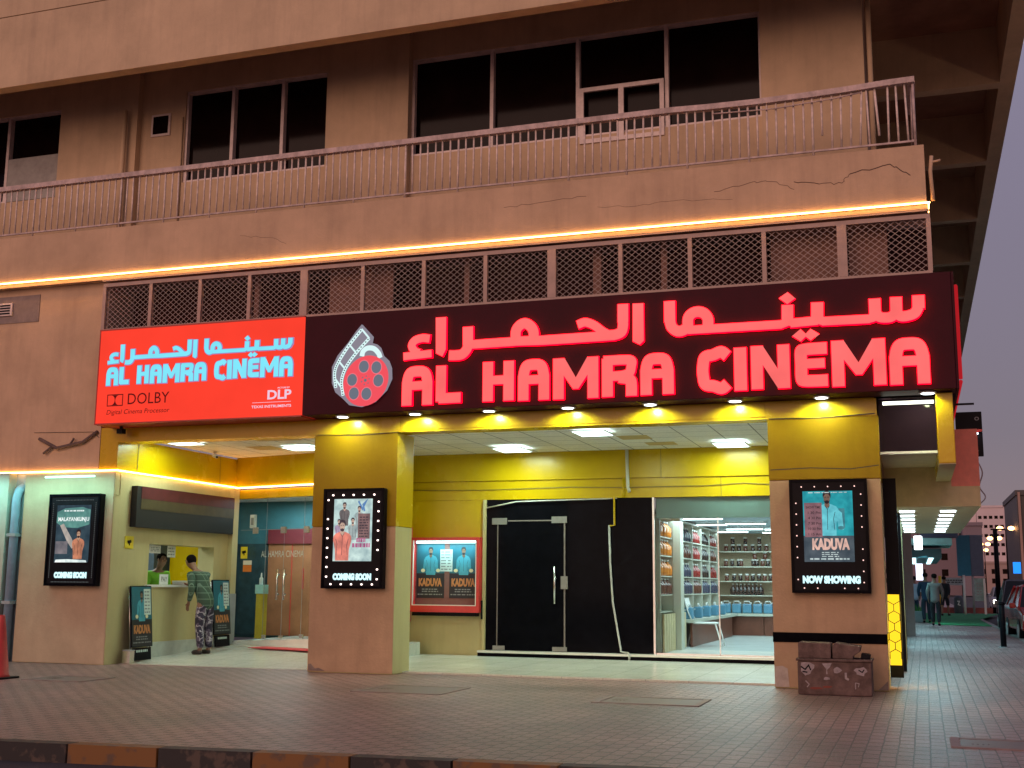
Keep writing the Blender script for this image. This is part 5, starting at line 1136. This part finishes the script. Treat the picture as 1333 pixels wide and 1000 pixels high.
lamp('AREA', 'canopy_glow', (.25, 31, 2.9), 60, (.42, .9, 1), 1.0, (0, 0, 0), 4)
lamp('AREA', 'shopfront_glow', (-.2, 36, 2.6), 125, (.3, .88, 1), 1, (0, R(-12), 0), 8).data.spread = R(110)
lamp('AREA', 'shopfront_glow', (-.1, 50, 2.6), 230, (.3, .88, 1), 1, (0, R(-12), 0), 12).data.spread = R(110)
t = thing('hanging_shop_sign', 'black projecting shop sign plate with a small lamp on top of the red lit canopy', 'sign', (1.1, 24, 4.0))
G().box(.84, 1.31, 24.0, 24.08, 4.45, 4.85).box(1.16, 1.31, 24.0, 24.08, 4.0, 4.448).build('plate', BLKM, t, bevel=.01)
G().frame(facade(0, 24.0, 0)).text('o', 1.18, 1.26, 4.68, 4.75, .003).text('Y', 1.17, 1.23, 4.05, 4.11, .003).build('lettering', GREY, t)
G().box(1.13, 1.3, 23.9, 23.99, 4.46, 4.5).build('red_edge', REDP, t); g = G(); g.ball((1.17, 23.9, 4.42), .045, 8, (1.3, 1, .7)); g.build('bulb', TUBEW, t)
t = thing('cable_bundle', 'loose grey cable loops hanging on the outer edge of the red lit canopy', 'cable', (1.15, 24, 3.2))
G().tube([(v.x, v.y, v.z) for v in smooth([(1.14, 23.4, 3.9), (1.24, 23.5, 3.65), (1.18, 23.6, 3.4), (1.27, 23.5, 3.2), (1.15, 23.4, 3.05)], 5)], .012, 6).tube([(v.x, v.y, v.z) for v in smooth([(1.14, 24.4, 3.8), (1.22, 24.5, 3.5), (1.16, 24.3, 3.15)], 5)], .012, 6).build('cable', mat('cable_grey', (.3, .28, .3), .6), t)
# pole, pipe and cone on the far left
t = thing('rain_pipe', 'blue grey rain pipe in the wall recess beside the left pier', 'pipe', (-16.76, 19.5, 0))
G().tube([(-16.76, 19.24, .02), (-16.76, 19.24, 3.15), (-16.74, 19.27, 3.3), (-16.70, 19.36, 3.38)], .085, 12).build('pipe', BLUEP, t)
for z in (1.1, 2.4): G().box(-16.86, -16.66, 19.145, 19.36, z, z+.06).build('clamp', GREY, t)
t = thing('traffic_cone', 'faded red plastic cone base at the left edge of the paving', 'cone', (-14.05, 16.0, 0))
G()._lathe((-14.05, 16.0, .03), [(.2, 0), (.17, .03), (.08, .75), (.05, .95), (.04, .97)], 20).build('cone', mat('cone_red', (.5, .045, .04), .5, var=.2), t); G().box(-14.3, -13.8, 15.78, 16.22, 0, .03).build('foot', BLKM, t, bevel=.01)
t = thing('wall_vent', 'small air vent in a sunken panel on the upper wall at the far left', 'vent', (-16.9, 19.3, 6.95))
G().box(-19, -16.6, 19.285, 19.298, 6.72, 7.28).build('panel', mat('vent_panel', (.26, .2, .18), .8, var=.2), t); g = G().box(-17.6, -17.25, 19.25, 19.283, 6.88, 7.14); g.build('frame', MULL, t)
g = G(); [g.box(-17.55, -17.3, 19.24, 19.249, 6.91+k*.055, 6.94+k*.055) for k in range(4)]; g.build('slat', BLKM, t)
single(G().frame(facade(0, 19.3, 0)).tube([(-16.35, 4.32, .03), (-15.9, 4.12, .05), (-15.3, 4.22, .04), (-14.98, 4.42, .03)], .035, 6).tube([(-16.0, 4.16, .05), (-16.2, 4.02, .06)], .025, 6).tube([(-15.6, 4.17, .05), (-15.5, 4.3, .06)], .02, 6), 'dry_twig', mat('twig', (.12, .08, .07), .9, var=.3), 'dry twisted twig caught on the cable above the lower light line', 'twig', (-15.7, 19.25, 4.2))

# ------------------------------------------------------------------ far street
def bx(name, label, cat, x0, x1, y0, y1, z0, z1, m, group=None): return single(G().box(x0, x1, y0, y1, z0, z1), name, m, label, cat, ((x0+x1)/2, (y0+y1)/2, z0), group)
t = thing('bollard', 'dark metal bollard on the side street pavement near the kerb', 'bollard', (2.12, 34.8, 0))
G()._lathe((2.12, 34.8, 0), [(.075, 0), (.075, 1.1), (.06, 1.12)], 12).build('post', BLKM, t); G()._lathe((2.12, 34.8, 1.12), [(.095, 0), (.095, .06), (.03, .08)], 12).build('cap', BLKM, t); G()._lathe((2.12, 34.8, .0), [(.13, 0), (.13, .02)], 12).build('foot', GREY, t)
t = thing('planter', 'low grey concrete planter with green plants by the far pillar', 'planter', (-.05, 58, 0))
G().box(-.3, .22, 57.8, 58.6, 0, .5).build('box', GREY, t, bevel=.02); random.seed(2); g = G()
for k in range(60):
    x, y, z = random.uniform(-.28, .2), random.uniform(57.85, 58.5), .5; a = random.uniform(0, 6.28); l_ = random.uniform(.15, .4)
    g.add([(x, y, z), (x+.03, y, z+.0), (x+math.cos(a)*.12, y+math.sin(a)*.1, z+l_)], [(0, 1, 2)])
g.build('leaves', mat('plant_green', (.06, .2, .04), .7), t)
t = thing('far_shop_canopy', 'dark fascia and pale teal awning with two long lamps over the far shops', 'canopy', (.5, 45, 2.7))
G().box(.2, 1.45, 45, 45.4, 3.29, 3.5).build('fascia', mat('fascia_navy', (.01, .03, .08), .5), t)
G().box(-.2, 1.25, 45.05, 49, 3.05, 3.285).build('awning', mat('awning_teal', (.2, .5, .5), .5), t)
G().box(-.45, .9, 46, 58, 2.62, 2.95).build('dark_soffit', mat('soffit_blue', (.05, .12, .14), .6), t)
G().box(-.16, .02, 46, 57, 2.585, 2.615).box(.45, .62, 46, 57, 2.585, 2.615).build('long_lamp', glow('far_lamp', (.6, .95, 1), 2.2), t)
t = thing('bright_sign_lamp', 'glaring white lit box hanging below the far canopy', 'sign', (.1, 44, 2.8)); G().box(-.02, .25, 44, 44.2, 2.85, 3.32).build('lit_box', glow('box_white', (.85, .97, 1), 6), t, bevel=.03); G().box(.1, .13, 44.05, 44.1, 3.322, 3.7).build('hanger', BLKM, t)
t = thing('bright_sign_lamp', 'second white lit shop sign farther along under the far awning', 'sign', (.15, 60, 2)); G().box(.0, .3, 60, 60.2, 1.9, 2.7).build('lit_box', glow('box_lilac', (.75, .8, 1), 3.5), t); G().box(.1, .13, 60.05, 60.1, 2.702, 3.2).build('hanger', BLKM, t)
t = thing('far_shopfront', 'far shop fronts with pale blue lit windows along the side street', 'shop front', (-.7, 60, 0))
G().box(-.9, -.5, 43, 78, 0, 4).build('wall', mat('far_shop_wall', (.22, .2, .19), .7, var=.15), t)
for k in range(9):
    y = 43.4+k*3.85; w = G().box(-.499, -.48, y, y+3.2, .5, 2.45).build('window', glow('shop_window_%d' % (k % 3), ((.12, .5, .55), (.3, .5, .5), (.1, .34, .45))[k % 3], .8, .5, 1.5), t)
    g = G()
    for q in (0, 1.05, 2.1, 3.15): g.box(-.479, -.45, y+q, y+q+.06, .5, 2.45)
    g.box(-.479, -.452, y, y+3.2, 1.9, 1.95).build('window_frame', GREY, w, off=ORG[t.name])
# blue louvred cabin on posts
t = thing('louvred_billboard', 'blue louvred two sided box raised on two thin posts', 'billboard', (3, 76, 0))
BL = mat('louvre_blue', (.06, .22, .36), .5, var=.1); BL2 = mat('louvre_grey', (.1, .13, .19), .5, var=.1)
f1 = (Vector((2.36, 76.6, 2.25)), Vector((.78, -.6, 0)).normalized(), Vector((0, 0, 1)), Vector((-.6, -.78, 0)).normalized())
f2 = (Vector((3.1, 76.0, 2.25)), Vector((.9, .4, 0)).normalized(), Vector((0, 0, 1)), Vector((.4, -.9, 0)).normalized())
for f_, w_, m_, nm in ((f1, .93, BL, 'left_face'), (f2, .75, BL2, 'right_face')):
    g = G().frame(f_).pan(0, w_, 0, 2.4, -.06, 0)
    for k in range(17): g.pan(0, w_, .05+k*.14, .1+k*.14, 0, .03)
    g.build('louvred_face', m_, t)
G().tube([(2.66, 76.3, 0), (2.66, 76.3, 2.3)], .07).build('post', WHITE, t); G().tube([(3.15, 76.2, 0), (3.15, 76.2, 2.3)], .06).build('post', GREY, t)
t = thing('street_poster_board', 'pale teal upright poster board on a thin leg beside the green turf', 'board', (3.4, 76.5, 0))
G().box(3.18, 3.82, 76.4, 76.5, .8, 2.12).build('board', mat('board_teal', (.25, .4, .4), .5, var=.3, scale=5), t); G().box(3.72, 3.84, 76.3, 76.39, 0, 2.1).build('post', WHITE, t); g = G().frame(facade(0, 76.4, 0)); lines(g, 3.35, 3.65, 1.1, 1.9, .004, 5, 2); g.build('print', GREY, t)
t = thing('litter_bin', 'dark rounded street bin with a pale emblem on the green turf', 'bin', (2.38, 79, 0))
G()._lathe((2.38, 79, 0), [(.24, 0), (.27, .1), (.28, .9), (.2, 1.05), (.1, 1.1)], 14).build('body', mat('bin_dark', (.06, .08, .09), .5), t); G().frame(facade(2.38, 78.7, .0)).stroke([(-.08, .75), (.05, .75), (-.03, .55), (.1, .5)], .06, 0, .02).build('emblem', WHITE, t)
t = thing('notice_board', 'long white notice board on legs behind the street bin', 'board', (2.2, 83, 0))
G().box(1.5, 2.95, 83, 83.1, 1.72, 2.2).build('board', mat('board_white', (.4, .5, .5), .5), t); g = G().frame(facade(0, 83, 0)); lines(g, 1.6, 2.85, 1.85, 2.1, .004, 2, 5); g.build('print', BLKM, t); G().box(1.55, 1.6, 83, 83.08, 0, 1.71).box(2.85, 2.9, 83, 83.08, 0, 1.71).build('leg', GREY, t)
single(G().tube([(1.42, 82, 0), (1.42, 82, 2.3)], .1, 8), 'yellow_post', mat('post_yellow', (.7, .5, .02), .5), 'short yellow post at the left end of the white notice board', 'post', (1.42, 82, 0))
t = thing('black_post', 'tall thick black post rising behind the parked cars', 'post', (4.85, 82, 0)); G().tube([(4.75, 80, 0), (4.75, 80, 5.1)], [.16, .13], 10).build('shaft', BLKM, t); G().box(4.5, 5.35, 79.95, 80.1, 5.1, 5.2).build('arm', BLKM, t)
bx('low_barrier', 'low red and white barrier across the end of the green turf', 'barrier', 1.2, 4.4, 80.5, 80.8, 0, .35, mat('barrier_red', (.28, .08, .06), .7, var=.4, scale=2))
# street lamps
LAMPO = glow('sodium', (1, .45, .16), 9)
sl0 = None
for k, (x, y, lb) in enumerate([(12.4, 185, 'twin headed street lamp with the highest pair of orange lights at the right'), (13.5, 230, 'twin headed street lamp next below the highest pair of lights'), (14.8, 290, 'twin headed street lamp with its lights left of the black post'), (17.2, 345, 'twin headed street lamp showing the lowest lights left of the black post'), (7.0, 300, 'twin headed street lamp seen below the dark fascia of the far canopy')]):
    H_ = {0: 10.0, 1: 10.3, 2: 11.3, 3: 11.6, 4: 11.8}[k]
    t = thing('street_lamp', lb, 'street lamp', (x, y, 0), 'orange street lamps along the far road')
    G().tube([(x, y, 0), (x, y, H_-.2)], [.14, .08], 8).build('pole', BLKM, t)
    G().tube([(x-.9, y, H_), (x, y, H_-.25), (x+.9, y, H_)], .06, 6).build('arm', BLKM, t)
    for s_ in (-1, 1):
        g = G(); g.ball((x+s_*.75, y-.2, H_), .42*(y/230)**.5, 8, (1.2, 1, .8)); g.build('lamp_head', LAMPO, t)  # heads oversized, the lamps' glare put into the ball size
for k in range(5):
    x = 4.3+k*.9; y = 300+k*8; t = thing('street_lamp', 'tiny distant street lamp low over the road, %s from the left' % ORD[k], 'street lamp', (x, y, 0), 'tiny far street lamps')
    G().tube([(x, y, 0), (x, y, 5.2+.3*(k % 2))], .06, 6).build('pole', BLKM, t); g = G(); g.ball((x, y, 5.3+.3*(k % 2)), .24, 6); g.build('lamp_head', LAMPO, t)
t = thing('street_lamp', 'added globe lamp out of view on the side street, lighting the overhang', 'street lamp', (8.5, 21, -.17), 'orange street lamps along the far road')  # unseen lamp and its glow, added to light the overhang from below
G().tube([(8.5, 21, -.17), (8.5, 21, 7.3)], [.12, .07], 10).build('pole', BLKM, t); g = G(); g.ball((8.5, 21, 7.55), .25, 10); g.build('lamp_head', LAMPO, t)
lamp('POINT', 'added_overhang_glow', (8.1, 21, 7.9), 95, (1, .68, .5), .3)
# distant buildings with windows
def block(name, label, x0, x1, y, z1, wallm, cols_, rows_, z0w, dz, ww, wh, depth=25, sill=True):
    t = thing(name, label, 'building', ((x0+x1)/2, y, 0), 'distant buildings beyond the road')
    G().box(x0, x1, y, y+depth, 0, z1).build('wall', wallm, t)
    G().box(x0-.2, x1+.2, y-.3, y+depth, z1+.01, z1+.7).build('parapet', wallm, t)
    for r_ in range(rows_):
        for c_ in range(cols_):
            xx = x0+(x1-x0)*(c_+.6)/(cols_+.3); zz = z0w+r_*dz
            w = G().box(xx-ww/2, xx+ww/2, y-.03, y-.01, zz, zz+wh).build('window', DWIN, t)
    return t
PW1 = mat('far_white_haze', (.6, .5, .52), .8, var=.1, scale=.1); PW2 = mat('far_pink_haze', (.38, .27, .25), .8, var=.15, scale=.1); PW3 = mat('far_dark', (.05, .045, .05), .5)  # distance haze put into the white and pink wall colours
t = block('apartment_tower', 'pale eight storey apartment block with rows of small dark windows', 19.6, 31.6, 420, 27.5, PW1, 7, 8, 3.2, 2.95, 1.05, 1.0)
G().box(15.2, 19.5, 421, 440, 0, 27.4).build('side_wing', PW1, t); G().box(15.0, 20.0, 423, 438, 27.5, 31).build('roof_room', PW2, t)
block('office_block', 'dark tall block with vertical ribs cut by the right edge of the photo', 13.6, 24, 178, 14.2, PW3, 1, 1, 3, 3, 1, 1)
o = [o_ for o_ in bpy.data.objects if o_.name.startswith('office_block')][0]
for k in range(6): G().box(13.7+k*.9, 14.0+k*.9, 177.4, 177.9, 1, 14.6).build('rib', mat('rib_tan', (.35, .22, .18), .7), o)
block('arcade_building', 'low pink arcade building running across the end of the road', -14, 44, 400, 9.0, PW2, 18, 2, 3.0, 2.9, 1.3, 1.5)
block('brown_building', 'narrow brown grey building between the canopy and the pale tower', 9.3, 13.0, 260, 14.0, mat('far_brown', (.2, .16, .19), .8), 1, 2, 7, 3, 1, 1.2)
block('brown_building', 'wide dim building end seen under the far canopy', -6, 9.0, 270, 15.0, mat('far_brown2', (.2, .15, .18), .8), 3, 3, 4, 3.3, 1.3, 1.4)
# cars
def car(loc, rot, label, paint, suv=False, lights=False, brake=False):
    t = thing('parked_car', label, 'car', loc, None, rot); sc_ = 1/K
    h = 1.25 if suv else 1.0
    # side profile, front at -y (metres)
    body = [(-2.2, .35), (-2.25, .55), (-2.15, .78), (-1.2, .95), (-.55, 1.42*h**.5), (.2, 1.5*h**.5), (1.2, 1.44*h**.5), (1.95, 1.0), (2.2, .92), (2.25, .5), (2.15, .32)]
    lower = [(-2.2, .35), (-2.25, .55), (-2.15, .78), (-1.2, .95), (1.95, 1.0), (2.2, .92), (2.25, .5), (2.15, .32)]
    g = G(); n = len(lower)
    for i, (w, dz) in enumerate([(.78, 0), (.88, 0)]): pass
    vs = [(-.86, y, z) for y, z in lower]+[(-.9, y, z*.98+.01) for y, z in lower]
    vs = [(-.84, y, z) for y, z in lower]+[(-.9, y*.99, z*.96+.02) for y, z in lower]+[(.9, y*.99, z*.96+.02) for y, z in lower]+[(.84, y, z) for y, z in lower]
    vs = [(x*sc_, y*sc_, z*sc_) for x, y, z in [(-.9, y, z) for y, z in lower]+[(.9, y, z) for y, z in lower]]
    g.add(vs, [tuple(range(n)), tuple(range(2*n-1, n-1, -1))]+[(i, i+n, (i+1) % n+n, (i+1) % n) for i in range(n)])
    g.build('body', paint, t, off=(0, 0, 0), bevel=.07)
    zt = 1.5*h**.5
    def cab(x, y, z): return (x*sc_, y*sc_, z*sc_)
    g = G(); g.add([cab(-.84, -1.15, .93), cab(.84, -1.15, .93), cab(.84, 1.9, .98), cab(-.84, 1.9, .98), cab(-.66, -.45, zt), cab(.66, -.45, zt), cab(.66, 1.25, zt-.03), cab(-.66, 1.25, zt-.03)], [(0, 1, 5, 4), (1, 2, 6, 5), (2, 3, 7, 6), (3, 0, 4, 7)])
    g.build('windows', mat('car_glass', (.02, .022, .025), .12, spec=.2), t, off=(0, 0, 0))
    g = G(); g.add([cab(-.68, -.48, zt-.01), cab(.68, -.48, zt-.01), cab(.68, 1.28, zt-.04), cab(-.68, 1.28, zt-.04), cab(-.62, -.4, zt+.05), cab(.62, -.4, zt+.05), cab(.62, 1.2, zt+.02), cab(-.62, 1.2, zt+.02)], [(3,2,1,0),(4,5,6,7),(0,1,5,4),(1,2,6,5),(2,3,7,6),(3,0,4,7)])
    g.build('roof', paint, t, off=(0, 0, 0), bevel=.02)
    for s_ in (-1, 1):
        for a_, b_, r_ in ((cab(s_*.85, -1.15, .93), cab(s_*.67, -.46, zt), .035), (cab(s_*.85, 1.88, .96), cab(s_*.67, 1.24, zt), .04), (cab(s_*.86, .3, .95), cab(s_*.67, .3, zt), .03)): G().tube([a_, b_], r_, 6).build('window_pillar', paint, t, off=(0, 0, 0))
    for s_ in (-1, 1):
        G().box(*[v*sc_ for v in (s_*.72-.16, s_*.72+.16, -2.27, -2.15, .6, .76)]).build('headlight', glow('headlight_on', (1, .9, .75), 25) if lights else mat('lamp_glass', (.6, .6, .6), .1), t, off=(0, 0, 0), bevel=.03)
        G().box(*[v*sc_ for v in (s_*.78-.1, s_*.78+.1, 2.18, 2.27, .62, .85)]).build('tail_lamp', mat('tail_red', (.4, .01, .01), .2), t, off=(0, 0, 0))
        G().box(*[v*sc_ for v in (s_*.98-.08, s_*.98+.08, -.95, -.82, .92, 1.06)]).build('mirror', paint, t, off=(0, 0, 0), bevel=.03)
        for y in (-1.4, 1.35):
            w = G().tube([cab(s_*.72, y, .32), cab(s_*.92, y, .32)], .32*sc_, 20).build('wheel', BLKM, t, off=(0, 0, 0)); G().tube([cab(s_*.92, y, .32), cab(s_*.935, y, .32)], .19*sc_, 14).build('rim', ALU, w, off=(0, 0, 0))
    G().box(*[v*sc_ for v in (-.55, .55, -2.275, -2.24, .42, .56)]).build('grille', BLKM, t, off=(0, 0, 0)); G().box(*[v*sc_ for v in (-.26, .26, -2.29, -2.276, .43, .54)]).build('number_plate', WHITE, t, off=(0, 0, 0))
    return t
car((4.02, 43.2, -.17), R(2), 'red parked car nearest the camera at the right edge', mat('car_red', (.4, .015, .012), .25, coat=.5, var=.03))
car((4.05, 50.3, -.17), R(-2), 'dark grey parked car behind the red one', mat('car_grey', (.07, .07, .075), .25, coat=.5, var=.03), suv=True)
car((4.9, 62, -.17), 0, 'pale van like car parked behind the dark grey one', mat('car_silver', (.3, .3, .3), .3, coat=.4, var=.03), suv=True)
car((6.0, 92, -.17), 0, 'oncoming car with its headlights on at the end of the row', mat('car_white', (.4, .4, .4), .3, var=.03), lights=True)
bx('blue_shop_sign', 'small blue lit sign at the right edge above the cars', 'sign', 6.6, 7.1, 93, 93.2, 2.6, 3.4, glow('blue_lit', (.02, .25, 1), 1.5))

# ------------------------------------------------------------------ camera, dusk sky, light
cam = bpy.data.cameras.new('camera'); co = bpy.data.objects.new('camera', cam); col.objects.link(co); sc.camera = co
yaw, pitch, roll = .324379752, .166580733, .00791206772
f0 = Vector((-math.sin(yaw), math.cos(yaw), 0)); r0 = Vector((math.cos(yaw), math.sin(yaw), 0)); u0 = Vector((0, 0, 1))
f = f0*math.cos(pitch)+u0*math.sin(pitch); u = u0*math.cos(pitch)-f0*math.sin(pitch)
r = r0*math.cos(roll)+u*math.sin(roll); u2 = u*math.cos(roll)-r0*math.sin(roll)
co.matrix_world = Matrix(((r.x, u2.x, -f.x, 0), (r.y, u2.y, -f.y, 0), (r.z, u2.z, -f.z, 1.55*K), (0, 0, 0, 1)))
cam.sensor_width = 36; cam.lens = 36*1551.5/1333; cam.clip_end = 3000; cam.clip_start = .1

w = bpy.data.worlds.new('World'); sc.world = w; w.use_nodes = True; n, N, L = w.node_tree, w.node_tree.nodes, w.node_tree.links; N.clear()
out = N.new('ShaderNodeOutputWorld'); bg = N.new('ShaderNodeBackground'); L.new(bg.outputs[0], out.inputs[0])
SUN_EL, SUN_AZ = R(20), R(-14)
sky = N.new('ShaderNodeTexSky'); sky.sky_type = 'NISHITA'; sky.sun_disc = False; sky.sun_elevation = R(3); sky.sun_rotation = R(180)+SUN_AZ
tc = N.new('ShaderNodeTexCoord'); sx = N.new('ShaderNodeSeparateXYZ'); L.new(tc.outputs['Generated'], sx.inputs[0])
cr = N.new('ShaderNodeValToRGB'); L.new(sx.outputs['Z'], cr.inputs[0]); el = cr.color_ramp.elements
el[0].position = 0; el[0].color = (.235, .17, .20, 1); el[1].position = 1; el[1].color = (.17, .16, .27, 1)
e3 = el.new(.12); e3.color = (.19, .155, .205, 1); e4 = el.new(.45); e4.color = (.235, .205, .30, 1)
ms = N.new('ShaderNodeVectorMath'); ms.operation = 'SCALE'; ms.inputs['Scale'].default_value = .012; L.new(sky.outputs[0], ms.inputs[0])
nz = N.new('ShaderNodeTexNoise'); nz.inputs['Scale'].default_value = 2.5; nz.inputs['Detail'].default_value = 5; L.new(tc.outputs['Generated'], nz.inputs['Vector'])
mr = N.new('ShaderNodeMapRange'); mr.inputs['To Min'].default_value = .93; mr.inputs['To Max'].default_value = 1.07; L.new(nz.outputs['Fac'], mr.inputs[0])
m2 = N.new('ShaderNodeVectorMath'); m2.operation = 'SCALE'; L.new(cr.outputs[0], m2.inputs[0]); L.new(mr.outputs[0], m2.inputs['Scale'])
ad = N.new('ShaderNodeVectorMath'); ad.operation = 'ADD'; L.new(ms.outputs[0], ad.inputs[0]); L.new(m2.outputs[0], ad.inputs[1])
L.new(ad.outputs[0], bg.inputs[0]); bg.inputs[1].default_value = 1.0
sun = bpy.data.lights.new('afterglow', 'SUN'); sun.energy = 1.35; sun.angle = R(45); sun.color = (1, .57, .41)
so = bpy.data.objects.new('afterglow', sun); col.objects.link(so)
d = Vector((-math.sin(SUN_AZ)*math.cos(SUN_EL)*-1, -math.cos(SUN_AZ)*math.cos(SUN_EL), math.sin(SUN_EL)))   # towards the light
so.rotation_euler = (-d).to_track_quat('-Z', 'Y').to_euler(); so.location = (0, -10, 10)
sc.view_settings.view_transform = 'Standard'; sc.view_settings.look = 'None'; sc.view_settings.exposure = 0; sc.view_settings.gamma = 1
sc.render.engine = 'CYCLES'
sc.cycles.use_denoising = True
sc.cycles.max_bounces = 6; sc.cycles.diffuse_bounces = 3; sc.cycles.glossy_bounces = 3; sc.cycles.transparent_max_bounces = 12
sc.cycles.sample_clamp_indirect = 4
